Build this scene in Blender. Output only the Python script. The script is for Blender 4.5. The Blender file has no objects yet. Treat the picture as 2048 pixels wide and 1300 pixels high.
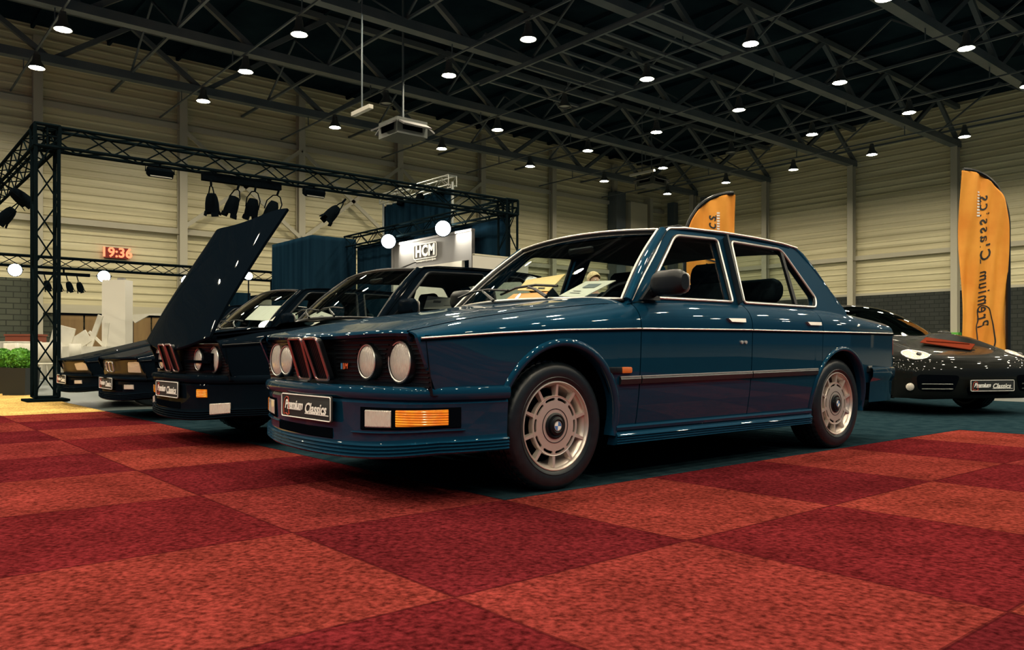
import bpy, bmesh, math, random
from mathutils import Vector, Matrix
random.seed(7)
C = bpy.context.scene.collection
PI = math.pi
sc = bpy.context.scene

# ------------------------------------------------------------------ camera
YAW = 0.872
CH = 0.663
cd = bpy.data.cameras.new('camera')
cam = bpy.data.objects.new('camera', cd); C.objects.link(cam)
cam.location = (0, 0, CH); cam.rotation_euler = (PI/2, 0, YAW)
cd.sensor_width = 36; cd.lens = 1595/2048*36; cd.shift_y = 55/2048
cd.clip_end = 300
sc.camera = cam
# ------------------------------------------------------------------ world, exposure
w = bpy.data.worlds.new('world'); sc.world = w; w.use_nodes = True
w.node_tree.nodes['Background'].inputs[0].default_value = (0.10, 0.26, 0.42, 1)
w.node_tree.nodes['Background'].inputs[1].default_value = 0.32  # dim blue fill, added to reach in where the unseen sides have no walls
sc.view_settings.view_transform = 'Standard'
sc.view_settings.look = 'None'
sc.view_settings.gamma = 1
sc.view_settings.exposure = 0.0
LAMP_RADIANCE = 500
LAMP_COLOUR = (1.0, 0.88, 0.66)

# ------------------------------------------------------------------ materials
def mat(name, col, rough=.5, metal=0, coat=0, emit=None, estr=0, spec=.5, ior=1.45):
    m = bpy.data.materials.new(name); m.use_nodes = True
    p = m.node_tree.nodes['Principled BSDF']
    p.inputs['Base Color'].default_value = (*col, 1)
    p.inputs['Roughness'].default_value = rough
    p.inputs['Metallic'].default_value = metal
    p.inputs['Coat Weight'].default_value = coat
    p.inputs['Coat Roughness'].default_value = .02
    p.inputs['Specular IOR Level'].default_value = spec
    if emit:
        p.inputs['Emission Color'].default_value = (*emit, 1)
        p.inputs['Emission Strength'].default_value = estr
    return m
def N(m, t, **kw):
    n = m.node_tree.nodes.new(t)
    for k, v in kw.items():
        if k.startswith('i_'): n.inputs[k[2:].replace('_', ' ')].default_value = v
        else: setattr(n, k, v)
    return n
def LK(m, a, b): m.node_tree.links.new(a, b)
def P(m): return m.node_tree.nodes['Principled BSDF']
def vary(m, c1, c2, scale=3, detail=4, bump=0, bscale=None, stretch=(1, 1, 1)):
    tc = N(m, 'ShaderNodeTexCoord'); mp = N(m, 'ShaderNodeMapping'); mp.inputs['Scale'].default_value = stretch
    LK(m, tc.outputs['Object'], mp.inputs[0])
    n = N(m, 'ShaderNodeTexNoise'); n.inputs['Scale'].default_value = scale; n.inputs['Detail'].default_value = detail
    LK(m, mp.outputs[0], n.inputs['Vector'])
    r = N(m, 'ShaderNodeValToRGB'); r.color_ramp.elements[0].position = .35; r.color_ramp.elements[1].position = .65
    r.color_ramp.elements[0].color = (*c1, 1); r.color_ramp.elements[1].color = (*c2, 1)
    LK(m, n.outputs[0], r.inputs[0]); LK(m, r.outputs[0], P(m).inputs['Base Color'])
    if bump:
        b = N(m, 'ShaderNodeBump'); b.inputs['Strength'].default_value = bump; b.inputs['Distance'].default_value = .02
        n2 = N(m, 'ShaderNodeTexNoise'); n2.inputs['Scale'].default_value = bscale or scale*3
        LK(m, mp.outputs[0], n2.inputs['Vector'])
        LK(m, n2.outputs[0], b.inputs['Height']); LK(m, b.outputs[0], P(m).inputs['Normal'])
    return m
def glass(name, tint, refl=1.0, ior=1.5, rough=0.0):
    m = bpy.data.materials.new(name); m.use_nodes = True
    nt = m.node_tree; nt.nodes.clear()
    o = N(m, 'ShaderNodeOutputMaterial'); mx = N(m, 'ShaderNodeMixShader')
    t = N(m, 'ShaderNodeBsdfTransparent'); t.inputs[0].default_value = (*tint, 1)
    g = N(m, 'ShaderNodeBsdfGlossy'); g.inputs['Roughness'].default_value = rough
    # two-sided Schlick reflectance, the same from inside and outside
    ge = N(m, 'ShaderNodeNewGeometry'); dt = N(m, 'ShaderNodeVectorMath', operation='DOT_PRODUCT')
    LK(m, ge.outputs['Normal'], dt.inputs[0]); LK(m, ge.outputs['Incoming'], dt.inputs[1])
    ab = N(m, 'ShaderNodeMath', operation='ABSOLUTE'); LK(m, dt.outputs['Value'], ab.inputs[0])
    iv = N(m, 'ShaderNodeMath', operation='SUBTRACT'); iv.inputs[0].default_value = 1; LK(m, ab.outputs[0], iv.inputs[1])
    pw = N(m, 'ShaderNodeMath', operation='POWER'); LK(m, iv.outputs[0], pw.inputs[0]); pw.inputs[1].default_value = 5
    f0 = ((ior-1)/(ior+1))**2*1.6
    ma = N(m, 'ShaderNodeMath', operation='MULTIPLY_ADD'); LK(m, pw.outputs[0], ma.inputs[0]); ma.inputs[1].default_value = 1-f0; ma.inputs[2].default_value = f0
    LK(m, ma.outputs[0], mx.inputs[0]); LK(m, t.outputs[0], mx.inputs[1]); LK(m, g.outputs[0], mx.inputs[2])
    LK(m, mx.outputs[0], o.inputs[0])
    return m

M = {}
M['paint'] = mat('paint_blue', (.0030, .034, .070), .36, .25, .8)
M['paint_black'] = mat('paint_black', (.003, .006, .010), .35, .0, .10, spec=.05)
P(M['paint_black']).inputs['Coat IOR'].default_value = 1.3; P(M['paint_black']).inputs['Specular IOR Level'].default_value = 0; P(M['paint_black']).inputs['IOR'].default_value = 1.01
for k_ in ('paint',):
    P(M[k_]).inputs['Specular IOR Level'].default_value = 0; P(M[k_]).inputs['IOR'].default_value = 1.01
M['paint_grey'] = mat('paint_grey', (.010, .011, .010), .32, .2, .40, spec=.2)
P(M['paint_grey']).inputs['Specular IOR Level'].default_value = 0; P(M['paint_grey']).inputs['IOR'].default_value = 1.01
M['chrome'] = mat('chrome', (.80, .76, .70), .30, .7)
M['chrome_red'] = mat('chrome_warm', (.50, .34, .32), .2, .9)
M['silver'] = vary(mat('wheel_silver', (.74, .65, .57), .33, .62, .2), (.68, .60, .53), (.74, .66, .59), 6)
M['rubber'] = vary(mat('rubber', (.02, .03, .035), .36, spec=.5), (.003, .007, .010), (.006, .011, .015), 30)
M['trim'] = mat('black_trim', (.004, .006, .008), .35, spec=.3)
M['moulding'] = mat('rubber_moulding', (.008, .012, .015), .30, 0, .3)
M['black'] = mat('matt_black', (.002, .003, .005), .8, spec=.1)
M['interior'] = vary(mat('interior_cloth', (.012, .02, .026), .8), (.010, .018, .024), (.018, .028, .034), 20)
M['lining'] = mat('roof_lining', (.015, .026, .034), .9)
M['glass_dark'] = glass('tinted_glass', (.22, .28, .28))
M['glass'] = glass('window_glass', (.88, .94, .92))
M['shield'] = glass('windscreen_glass', (.84, .92, .90), ior=1.5)
M['cream'] = mat('cream_paint', (.56, .52, .38), .5)
M['white'] = mat('white_board', (.62, .59, .51), .5)
M['offwhite'] = vary(mat('white_fabric', (.7, .68, .58), .7), (.50, .48, .40), (.62, .60, .52), 3)
M['navy'] = vary(mat('navy_drape', (.005, .018, .032), .9, spec=.1), (.004, .014, .026), (.007, .023, .040), 2, 3, .4, 3, (3, 3, .15))
M['greyp'] = mat('grey_panel', (.16, .155, .15), .6)
M['steel'] = vary(mat('roof_steel', (.1, .12, .13), .5), (.07, .095, .108), (.11, .13, .14), .8)
M['steel_light'] = mat('pale_steel', (.50, .47, .36), .5)
M['deck'] = vary(mat('roof_deck', (.010, .02, .03), .8), (.006, .014, .022), (.014, .028, .038), .5)
M['truss'] = mat('black_truss', (.004, .008, .010), .45, .0, spec=.25)
M['truss_alu'] = mat('aluminium_truss', (.42, .44, .42), .35, .8)
M['fixture'] = mat('fixture_black', (.003, .005, .007), .5, spec=.2)
M['lens_on'] = mat('lit_lens', (1, 1, 1), .4, emit=LAMP_COLOUR, estr=LAMP_RADIANCE)
M['lens_off'] = mat('unlit_lens', (.5, .5, .45), .2)
M['flood_on'] = mat('flood_lens', (1, 1, 1), .4, emit=(1, .93, .78), estr=260)
M['housing'] = mat('lamp_housing', (.12, .13, .12), .4, .5)
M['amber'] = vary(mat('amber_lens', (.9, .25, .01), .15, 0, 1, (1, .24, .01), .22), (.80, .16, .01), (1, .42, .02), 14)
M['amber_dark'] = mat('amber_marker', (.65, .16, .03), .2, 0, 1)
M['orange'] = vary(mat('orange_flag', (.85, .32, .03), .7), (.78, .27, .02), (.92, .40, .05), 1.5)
M['orange_card'] = mat('orange_card', (.95, .38, .10), .5)
M['yellow_card'] = mat('yellow_card', (.95, .62, .25), .5)
M['brownred'] = mat('brown_red_card', (.14, .025, .012), .7)
M['ink'] = mat('black_ink', (.01, .012, .012), .6)
M['inkgrey'] = mat('grey_ink', (.12, .14, .15), .6)
M['letter'] = mat('white_lettering', (.9, .88, .82), .4)
M['red_ink'] = mat('red_ink', (.65, .10, .05), .4)
M['led'] = mat('red_digits', (1, .2, .1), .5, emit=(1, .22, .10), estr=1.6)
M['led_back'] = mat('display_face', (.22, .02, .01), .4)
M['blue'] = mat('roundel_blue', (.05, .20, .50), .3, 0, 1)
M['mblue'] = mat('stripe_blue', (.12, .45, .85), .4)
M['mred'] = mat('stripe_red', (.85, .16, .05), .4)
M['door'] = vary(mat('brown_door', (.26, .16, .06), .5), (.22, .13, .05), (.30, .19, .07), 1.2, 4, 0, None, (4, 4, .4))
M['leaf'] = vary(mat('box_leaf', (.08, .26, .02), .7), (.05, .18, .015), (.14, .42, .03), 14, 3)
M['planter'] = mat('planter_black', (.012, .016, .014), .5)
M['skin'] = mat('skin', (.62, .36, .25), .55)
M['hair'] = vary(mat('blond_hair', (.70, .52, .28), .6), (.55, .38, .18), (.80, .62, .36), 30)
M['coatcloth'] = mat('dark_jacket', (.015, .03, .045), .8)
M['trouser'] = mat('dark_trousers', (.012, .018, .025), .8)
M['green'] = mat('green_wrap', (.12, .45, .06), .6)
M['wood'] = mat('red_brown_cabinet', (.22, .05, .02), .5)

def ribs(m, scale, axis='Z', dist=.004):
    tc = N(m, 'ShaderNodeTexCoord'); wv = N(m, 'ShaderNodeTexWave'); wv.bands_direction = axis; wv.inputs['Scale'].default_value = scale
    LK(m, tc.outputs['Object'], wv.inputs[0]); b = N(m, 'ShaderNodeBump'); b.inputs['Strength'].default_value = .8; b.inputs['Distance'].default_value = dist
    LK(m, wv.outputs[1], b.inputs['Height']); LK(m, b.outputs[0], P(m).inputs['Normal'])
ribs(M['amber'], 30)
def lens_mat():
    m = mat('headlamp_glass', (.85, .78, .68), .22, .15, 1)
    tc = N(m, 'ShaderNodeTexCoord'); wv = N(m, 'ShaderNodeTexWave'); wv.bands_direction = 'Y'
    wv.inputs['Scale'].default_value = 32; wv.inputs['Distortion'].default_value = .6
    LK(m, tc.outputs['Object'], wv.inputs[0])
    ns = N(m, 'ShaderNodeTexNoise'); ns.inputs['Scale'].default_value = 28
    LK(m, tc.outputs['Object'], ns.inputs[0])
    ad = N(m, 'ShaderNodeMath', operation='ADD'); LK(m, wv.outputs[1], ad.inputs[0]); LK(m, ns.outputs[0], ad.inputs[1])
    b = N(m, 'ShaderNodeBump'); b.inputs['Strength'].default_value = .55; b.inputs['Distance'].default_value = .012
    LK(m, ad.outputs[0], b.inputs['Height']); LK(m, b.outputs[0], P(m).inputs['Normal'])
    return m
M['lens'] = lens_mat()

def carpet_mat():
    m = mat('carpet_tiles', (.3, .03, .03), .92, spec=.2)
    g = N(m, 'ShaderNodeNewGeometry'); sep = N(m, 'ShaderNodeSeparateXYZ'); LK(m, g.outputs['Position'], sep.inputs[0])
    def mth(op, a, b=None, c=None):
        n = N(m, 'ShaderNodeMath', operation=op)
        for i, v in enumerate((a, b, c)):
            if v is None: continue
            if isinstance(v, (int, float)): n.inputs[i].default_value = v
            else: LK(m, v, n.inputs[i])
        return n.outputs[0]
    u = mth('ADD', sep.outputs[0], 1.738+100); v = mth('ADD', sep.outputs[1], -2.258+100)
    fu, fv = mth('FLOOR', u), mth('FLOOR', v)
    par = mth('MODULO', mth('ADD', fu, fv), 2)          # checker
    cmb = N(m, 'ShaderNodeCombineXYZ'); LK(m, fu, cmb.inputs[0]); LK(m, fv, cmb.inputs[1])
    wn = N(m, 'ShaderNodeTexWhiteNoise'); LK(m, cmb.outputs[0], wn.inputs[0])
    def rgb(f, a, b):
        n = N(m, 'ShaderNodeMix', data_type='RGBA')
        if isinstance(f, (int, float)): n.inputs[0].default_value = f
        else: LK(m, f, n.inputs[0])
        for i, c in ((6, a), (7, b)):
            if isinstance(c, tuple): n.inputs[i].default_value = (*c, 1)
            else: LK(m, c, n.inputs[i])
        return n.outputs[2]
    dark = rgb(wn.outputs[0], (.082, .009, .012), (.105, .011, .013))
    lite = rgb(wn.outputs[0], (.165, .027, .020), (.145, .020, .019))
    base = rgb(par, dark, lite)
    # tan tiles beyond the third car, the floods' warm light pool painted into them
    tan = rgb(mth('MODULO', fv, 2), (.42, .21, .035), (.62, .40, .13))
    light_pool = mth('MULTIPLY', mth('LESS_THAN', sep.outputs[0], -9.738), mth('GREATER_THAN', sep.outputs[1], -.742))
    base = rgb(light_pool, base, tan)
    ns = N(m, 'ShaderNodeTexNoise'); ns.inputs['Scale'].default_value = 55; ns.inputs['Detail'].default_value = 5
    mp = N(m, 'ShaderNodeMapping'); LK(m, g.outputs['Position'], mp.inputs[0]); LK(m, mp.outputs[0], ns.inputs[0])
    rr = N(m, 'ShaderNodeMapRange'); rr.inputs[1].default_value = .30; rr.inputs[2].default_value = .70
    rr.inputs[3].default_value = .35; rr.inputs[4].default_value = 1.55; LK(m, ns.outputs[0], rr.inputs[0])
    mx = N(m, 'ShaderNodeVectorMath', operation='SCALE'); LK(m, base, mx.inputs[0]); LK(m, rr.outputs[0], mx.inputs['Scale'])
    # wear patches
    n3 = N(m, 'ShaderNodeTexNoise'); n3.inputs['Scale'].default_value = 2.5; n3.inputs['Detail'].default_value = 5
    LK(m, g.outputs['Position'], n3.inputs[0])
    r3 = N(m, 'ShaderNodeMapRange'); r3.inputs[1].default_value = .3; r3.inputs[2].default_value = .7
    r3.inputs[3].default_value = .72; r3.inputs[4].default_value = 1.2; LK(m, n3.outputs[0], r3.inputs[0])
    m2 = N(m, 'ShaderNodeVectorMath', operation='SCALE'); LK(m, mx.outputs[0], m2.inputs[0]); LK(m, r3.outputs[0], m2.inputs['Scale'])
    # seams
    def edge(f):
        a = mth('FRACT', f); d = mth('MINIMUM', a, mth('SUBTRACT', 1.0, a)); return d
    seam = mth('LESS_THAN', mth('MINIMUM', edge(u), edge(v)), .006)
    fin = rgb(mth('MULTIPLY', seam, .6), m2.outputs[0], (.03, .004, .005))
    LK(m, fin, P(m).inputs['Base Color'])
    b = N(m, 'ShaderNodeBump'); b.inputs['Strength'].default_value = .8; b.inputs['Distance'].default_value = .01
    n2 = N(m, 'ShaderNodeTexNoise'); n2.inputs['Scale'].default_value = 90
    LK(m, g.outputs['Position'], n2.inputs[0]); LK(m, n2.outputs[0], b.inputs['Height']); LK(m, b.outputs[0], P(m).inputs['Normal'])
    return m
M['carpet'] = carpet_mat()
M['mat'] = vary(mat('dark_mat', (.012, .026, .032), .85, spec=.12), (.008, .020, .027), (.016, .034, .042), 9, 5, .3, 60)
M['floor'] = vary(mat('hall_floor', (.05, .07, .07), .5), (.05, .065, .065), (.08, .10, .095), .7)

def brick_mat(name, c1, c2, mo):
    m = mat(name, c1, .85)
    tc = N(m, 'ShaderNodeTexCoord'); b = N(m, 'ShaderNodeTexBrick')
    b.inputs['Color1'].default_value = (*c1, 1); b.inputs['Color2'].default_value = (*c2, 1); b.inputs['Mortar'].default_value = (*mo, 1)
    b.inputs['Scale'].default_value = 1.0; b.inputs['Brick Width'].default_value = .44; b.inputs['Row Height'].default_value = .20; b.inputs['Mortar Size'].default_value = .018
    sep = N(m, 'ShaderNodeSeparateXYZ'); cb = N(m, 'ShaderNodeCombineXYZ'); ad = N(m, 'ShaderNodeMath', operation='ADD')
    LK(m, tc.outputs['Object'], sep.inputs[0]); LK(m, sep.outputs[0], ad.inputs[0]); LK(m, sep.outputs[1], ad.inputs[1])
    LK(m, ad.outputs[0], cb.inputs[0]); LK(m, sep.outputs[2], cb.inputs[1]); LK(m, cb.outputs[0], b.inputs[0])
    LK(m, b.outputs[0], P(m).inputs['Base Color']); return m
M['brick'] = brick_mat('dark_brick', (.085, .095, .075), (.11, .12, .09), (.05, .055, .045))

M['brick_dark'] = brick_mat('grey_block_plinth', (.045, .05, .045), (.055, .06, .055), (.03, .034, .032))
for k_ in ('mat', 'black', 'navy', 'truss', 'fixture', 'interior', 'brick', 'brick_dark', 'deck', 'brownred', 'carpet'):
    P(M[k_]).inputs['Specular IOR Level'].default_value = 0; P(M[k_]).inputs['IOR'].default_value = 1.02
def clad_mat():
    m = mat('ribbed_cladding', (.58, .52, .33), .42, .0, spec=.6)
    tc = N(m, 'ShaderNodeTexCoord'); sep = N(m, 'ShaderNodeSeparateXYZ'); LK(m, tc.outputs['Object'], sep.inputs[0])
    # broad panel-to-panel tone differences and fine streaks along the sheets
    mp = N(m, 'ShaderNodeMapping'); mp.inputs['Scale'].default_value = (.06, .06, 2.2); LK(m, tc.outputs['Object'], mp.inputs[0])
    n = N(m, 'ShaderNodeTexNoise'); n.inputs['Scale'].default_value = 2.2; n.inputs['Detail'].default_value = 5; LK(m, mp.outputs[0], n.inputs[0])
    r = N(m, 'ShaderNodeValToRGB'); r.color_ramp.elements[0].position = .3; r.color_ramp.elements[1].position = .68
    r.color_ramp.elements[0].color = (.52, .47, .28, 1); r.color_ramp.elements[1].color = (.82, .755, .50, 1)
    LK(m, n.outputs[0], r.inputs[0]); LK(m, r.outputs[0], P(m).inputs['Base Color'])
    return m
M['clad'] = clad_mat()

# ------------------------------------------------------------------ mesh helper
class MB:
    def __init__(s): s.v = []; s.f = []
    def add(s, vs, fs):
        o = len(s.v); s.v += [tuple(p) for p in vs]; s.f += [tuple(i+o for i in f) for f in fs]
    def grid(s, rows, close_u=False, close_v=False):
        n, m = len(rows), len(rows[0]); vs = [p for r in rows for p in r]; fs = []
        for i in range(n if close_u else n-1):
            for j in range(m if close_v else m-1):
                a, b = i, (i+1) % n; c, d = j, (j+1) % m
                fs.append((a*m+c, a*m+d, b*m+d, b*m+c))
        s.add(vs, fs); return s
    def box(s, c, d, rz=0, ry=0, rx=0):
        R = Matrix.Rotation(rz, 3, 'Z') @ Matrix.Rotation(ry, 3, 'Y') @ Matrix.Rotation(rx, 3, 'X')
        vs = [Vector(c)+R @ Vector((x*d[0]/2, y*d[1]/2, z*d[2]/2)) for x in (-1, 1) for y in (-1, 1) for z in (-1, 1)]
        s.add(vs, [(0, 1, 3, 2), (4, 6, 7, 5), (0, 4, 5, 1), (2, 3, 7, 6), (0, 2, 6, 4), (1, 5, 7, 3)]); return s
    def rbox(s, c, d, r=.02, rz=0, ry=0, rx=0, n=3):   # box rounded in its xz outline and softened at the ends
        R = Matrix.Rotation(rz, 3, 'Z') @ Matrix.Rotation(ry, 3, 'Y') @ Matrix.Rotation(rx, 3, 'X')
        def loop(y, ins):
            out = []
            hx, hz = max(d[0]/2-ins, d[0]*.3), max(d[2]/2-ins, d[2]*.3); rr = max(.001, min(r, hx*.98, hz*.98))
            for q, (sx, sz) in enumerate(((1, 1), (-1, 1), (-1, -1), (1, -1))):
                for k in range(n+1):
                    a = (q+k/n)*PI/2
                    out.append(Vector(c)+R @ Vector((sx*(hx-rr)+rr*math.cos(a), y, sz*(hz-rr)+rr*math.sin(a))))
            return out
        hy = d[1]/2; e = min(r, hy*.6)
        rows = [loop(-hy, e), loop(-hy+e*.3, e*.3), loop(-hy+e, 0), loop(hy-e, 0), loop(hy-e*.3, e*.3), loop(hy, e)]
        o = len(s.v); m = len(rows[0]); s.grid(rows, close_v=True)
        s.f.append(tuple(o+k for k in range(m))); s.f.append(tuple(o+5*m+k for k in range(m))); return s
    def tube(s, pts, r, n=8, closed=False, flat=None, caps=True):
        pts = [Vector(p) for p in pts]; L = len(pts); rows = []
        prev = None
        for i, p in enumerate(pts):
            if closed: t = pts[(i+1) % L]-pts[i-1]
            else: t = pts[min(i+1, L-1)]-pts[max(i-1, 0)]
            t.normalize()
            if prev is None:
                up = Vector((0, 0, 1)) if abs(t.z) < .9 else Vector((0, 1, 0))
                a = up.cross(t).normalized()
            else: a = (prev-t*prev.dot(t)).normalized()
            prev = a; b = t.cross(a)
            rr = r[i] if isinstance(r, (list, tuple)) else r
            fb = rr*(flat or 1)
            rows.append([p+a*rr*math.cos(2*PI*k/n)+b*fb*math.sin(2*PI*k/n) for k in range(n)])
        o = len(s.v); s.grid(rows, close_u=closed, close_v=True)
        if caps and not closed:
            s.f.append(tuple(o+k for k in range(n))); s.f.append(tuple(o+(L-1)*n+k for k in range(n)))
        return s
    def rod(s, a, b, r, n=6): return s.tube([a, b], r, n)
    def bar(s, a, b, wx, wz):     # rectangular bar
        a, b = Vector(a), Vector(b); t = (b-a).normalized()
        up = Vector((0, 0, 1)) if abs(t.z) < .95 else Vector((0, 1, 0))
        x = up.cross(t).normalized()*wx/2; y = t.cross(x).normalized()*wz/2
        vs = [p+i*x+j*y for p in (a, b) for i, j in ((-1, -1), (1, -1), (1, 1), (-1, 1))]
        s.add(vs, [(0, 1, 2, 3), (7, 6, 5, 4), (0, 4, 5, 1), (1, 5, 6, 2), (2, 6, 7, 3), (3, 7, 4, 0)]); return s
    def lathe(s, prof, o=(0, 0, 0), ax=(0, 1, 0), n=48, cap0=False, cap1=False):   # prof: (radius, along axis)
        o = Vector(o); ax = Vector(ax).normalized()
        x = (Vector((0, 0, 1)) if abs(ax.z) < .9 else Vector((1, 0, 0))).cross(ax).normalized(); z = ax.cross(x)
        rows = [[o+ax*a+(x*math.cos(2*PI*k/n)+z*math.sin(2*PI*k/n))*r for k in range(n)] for r, a in prof]
        st = len(s.v); s.grid(rows, close_v=True)
        if cap0: s.f.append(tuple(st+k for k in range(n)))
        if cap1: s.f.append(tuple(st+(len(prof)-1)*n+k for k in range(n)))
        return s
    def prism(s, pts, vec):
        vec = Vector(vec); n = len(pts); vs = [Vector(p) for p in pts]+[Vector(p)+vec for p in pts]
        s.add(vs, [tuple(range(n)), tuple(range(2*n-1, n-1, -1))]+[(i, (i+1) % n, n+(i+1) % n, n+i) for i in range(n)]); return s
    def mirror(s):
        m = MB(); m.v = [(x, -y, z) for x, y, z in s.v]; m.f = [tuple(reversed(f)) for f in s.f]; return m
    def build(s, name, m, parent=None, ang=40, flat=False, recalc=True):
        me = bpy.data.meshes.new(name); me.from_pydata([tuple(v) for v in s.v], [], s.f)
        if recalc:
            bm = bmesh.new(); bm.from_mesh(me); bmesh.ops.remove_doubles(bm, verts=bm.verts, dist=1e-5)
            bmesh.ops.recalc_face_normals(bm, faces=bm.faces); bm.to_mesh(me); bm.free()
        me.materials.append(M[m] if isinstance(m, str) else m)
        if not flat:
            me.shade_smooth(); me.set_sharp_from_angle(angle=math.radians(ang))
        o = bpy.data.objects.new(name, me); C.objects.link(o)
        if parent: o.parent = parent
        return o
def tag(o, label=None, cat=None, group=None, kind=None):
    if label: o['label'] = label
    if cat: o['category'] = cat
    if group: o['group'] = group
    if kind: o['kind'] = kind
    return o
def thing(name, label, cat, loc=(0, 0, 0), rz=0, group=None):
    o = bpy.data.objects.new(name, None); C.objects.link(o); o.empty_display_size = .1
    o.location = loc; o.rotation_euler = (0, 0, rz)
    return tag(o, label, cat, group)
def dup(root, loc, rz=None, label=None, group=None):
    def cp(o, par):
        c = o.copy(); C.objects.link(c)
        if par: c.parent = par
        for ch in o.children: cp(ch, c)
        return c
    r = cp(root, None); r.location = loc
    if rz is not None: r.rotation_euler = (0, 0, rz)
    if label: r['label'] = label
    if group: r['group'] = group
    return r
def struct(name, mb, m, label=None, **k): return tag(mb.build(name, m, **k), label, None, None, 'structure')

def plate(outlines, fmap, th=0, cuts_u=(), cuts_v=()):
    """outlines (outer + holes) in (u,v); fmap(u,v,w)->xyz; thickness along w; returns MB"""
    bm = bmesh.new(); es = []
    for ol in outlines:
        vs = [bm.verts.new((p[0], p[1], 0)) for p in ol]
        for i in range(len(vs)): es.append(bm.edges.new((vs[i], vs[(i+1) % len(vs)])))
    bmesh.ops.triangle_fill(bm, edges=es, use_beauty=True)
    for c in cuts_u:
        bmesh.ops.bisect_plane(bm, geom=bm.verts[:]+bm.edges[:]+bm.faces[:], plane_co=(c, 0, 0), plane_no=(1, 0, 0))
    for c in cuts_v:
        bmesh.ops.bisect_plane(bm, geom=bm.verts[:]+bm.edges[:]+bm.faces[:], plane_co=(0, c, 0), plane_no=(0, 1, 0))
    bm.verts.index_update(); mb = MB(); n = len(bm.verts)
    P0 = [v.co.copy() for v in bm.verts]; fs = [tuple(v.index for v in f.verts) for f in bm.faces]
    mb.add([fmap(p.x, p.y, 0) for p in P0], fs)
    if th:
        mb.add([fmap(p.x, p.y, -th) for p in P0], [tuple(reversed(f)) for f in fs])
        for e in bm.edges:
            if len(e.link_faces) == 1:
                a, b = e.verts[0].index, e.verts[1].index; mb.f.append((a, b, n+b, n+a))
    bm.free(); return mb
def rpoly(pts, r, n=4):
    out = []; L = len(pts)
    for i in range(L):
        p = Vector((pts[i][0], pts[i][1])); a = Vector(pts[i-1][:2])-p; b = Vector(pts[(i+1) % L][:2])-p
        rr = r[i] if isinstance(r, (list, tuple)) else r
        if rr <= 0: out.append((p.x, p.y)); continue
        rr = min(rr, a.length*.45, b.length*.45)
        A = p+a.normalized()*rr; B = p+b.normalized()*rr
        for k in range(n+1):
            t = k/n; q = A*(1-t)**2+p*2*t*(1-t)+B*t*t; out.append((q.x, q.y))
    return out
def lerp(T, x):
    if x >= T[0][0] and T[0][0] > T[-1][0]: return T[0][1]
    if T[0][0] > T[-1][0]: T = T[::-1]
    if x <= T[0][0]: return T[0][1]
    for (a, ya), (b, yb) in zip(T, T[1:]):
        if x <= b:
            t = (x-a)/(b-a); return ya+(yb-ya)*t
    return T[-1][1]
def smooth(T, x):      # Catmull-Rom through a table sorted by descending or ascending x
    if T[0][0] > T[-1][0]: T = T[::-1]
    if x <= T[0][0]: return T[0][1]
    if x >= T[-1][0]: return T[-1][1]
    for i in range(len(T)-1):
        if x <= T[i+1][0]:
            x0, y0 = T[i]; x1, y1 = T[i+1]; h = x1-x0; t = (x-x0)/h
            m0 = (y1-T[i-1][1])/(x1-T[i-1][0]) if i > 0 else (y1-y0)/h
            m1 = (T[i+2][1]-y0)/(T[i+2][0]-x0) if i+2 < len(T) else (y1-y0)/h
            return (2*t**3-3*t*t+1)*y0+(t**3-2*t*t+t)*h*m0+(-2*t**3+3*t*t)*y1+(t**3-t*t)*h*m1
def text_mb(txt, size, ext=.002, shear=0, bold=0, spacing=1):
    cu = bpy.data.curves.new('txt', 'FONT'); cu.body = txt; cu.size = size; cu.extrude = ext; cu.shear = shear
    cu.offset = bold; cu.align_x = 'CENTER'; cu.align_y = 'CENTER'; cu.resolution_u = 3; cu.space_character = spacing
    o = bpy.data.objects.new('txt', cu); C.objects.link(o)
    dg = bpy.context.evaluated_depsgraph_get(); me = o.evaluated_get(dg).to_mesh()
    mb = MB(); mb.v = [tuple(v.co) for v in me.vertices]; mb.f = [tuple(p.vertices) for p in me.polygons]
    o.evaluated_get(dg).to_mesh_clear(); bpy.data.objects.remove(o); bpy.data.curves.remove(cu)
    return mb
def xf(mb, mtx):
    mb.v = [tuple(mtx @ Vector(v)) for v in mb.v]; return mb
def frame_mtx(o, right, up):     # text plane: local x->right, y->up, z->right x up
    r = Vector(right).normalized(); u = Vector(up).normalized(); n = r.cross(u)
    m = Matrix(((r.x, u.x, n.x, o[0]), (r.y, u.y, n.y, o[1]), (r.z, u.z, n.z, o[2]), (0, 0, 0, 1))); return m

# ================================================================== THE HALL
XL, YR = -32.86, 40.1            # left wall plane, right (far) wall plane
XE, YE = 14.0, -16.0             # how far the hall is built towards and past the camera
ZT = 12.4
struct('floor', MB().box(((XL+XE)/2, (YR+YE)/2, -.1), (XE-XL, YR-YE, .2)), 'floor')
# carpet of one-metre tiles in front of the cars, dark mat under them
cp = MB()
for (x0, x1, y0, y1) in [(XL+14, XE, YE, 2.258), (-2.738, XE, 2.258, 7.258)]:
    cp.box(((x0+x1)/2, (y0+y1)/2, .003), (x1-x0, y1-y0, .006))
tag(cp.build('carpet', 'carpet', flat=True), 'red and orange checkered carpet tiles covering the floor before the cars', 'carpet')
mt = MB(); mt.box(((-2.738-9.8)/2, (2.258+12)/2, .004), (9.8-2.738, 12-2.258, .008)); mt.box(((-2.738+4)/2, (7.258+14)/2, .004), (6.738, 14-7.258, .008))
tag(mt.build('display_mat', 'mat', flat=True), 'dark blue floor mat laid under the row of cars', 'mat')

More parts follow.
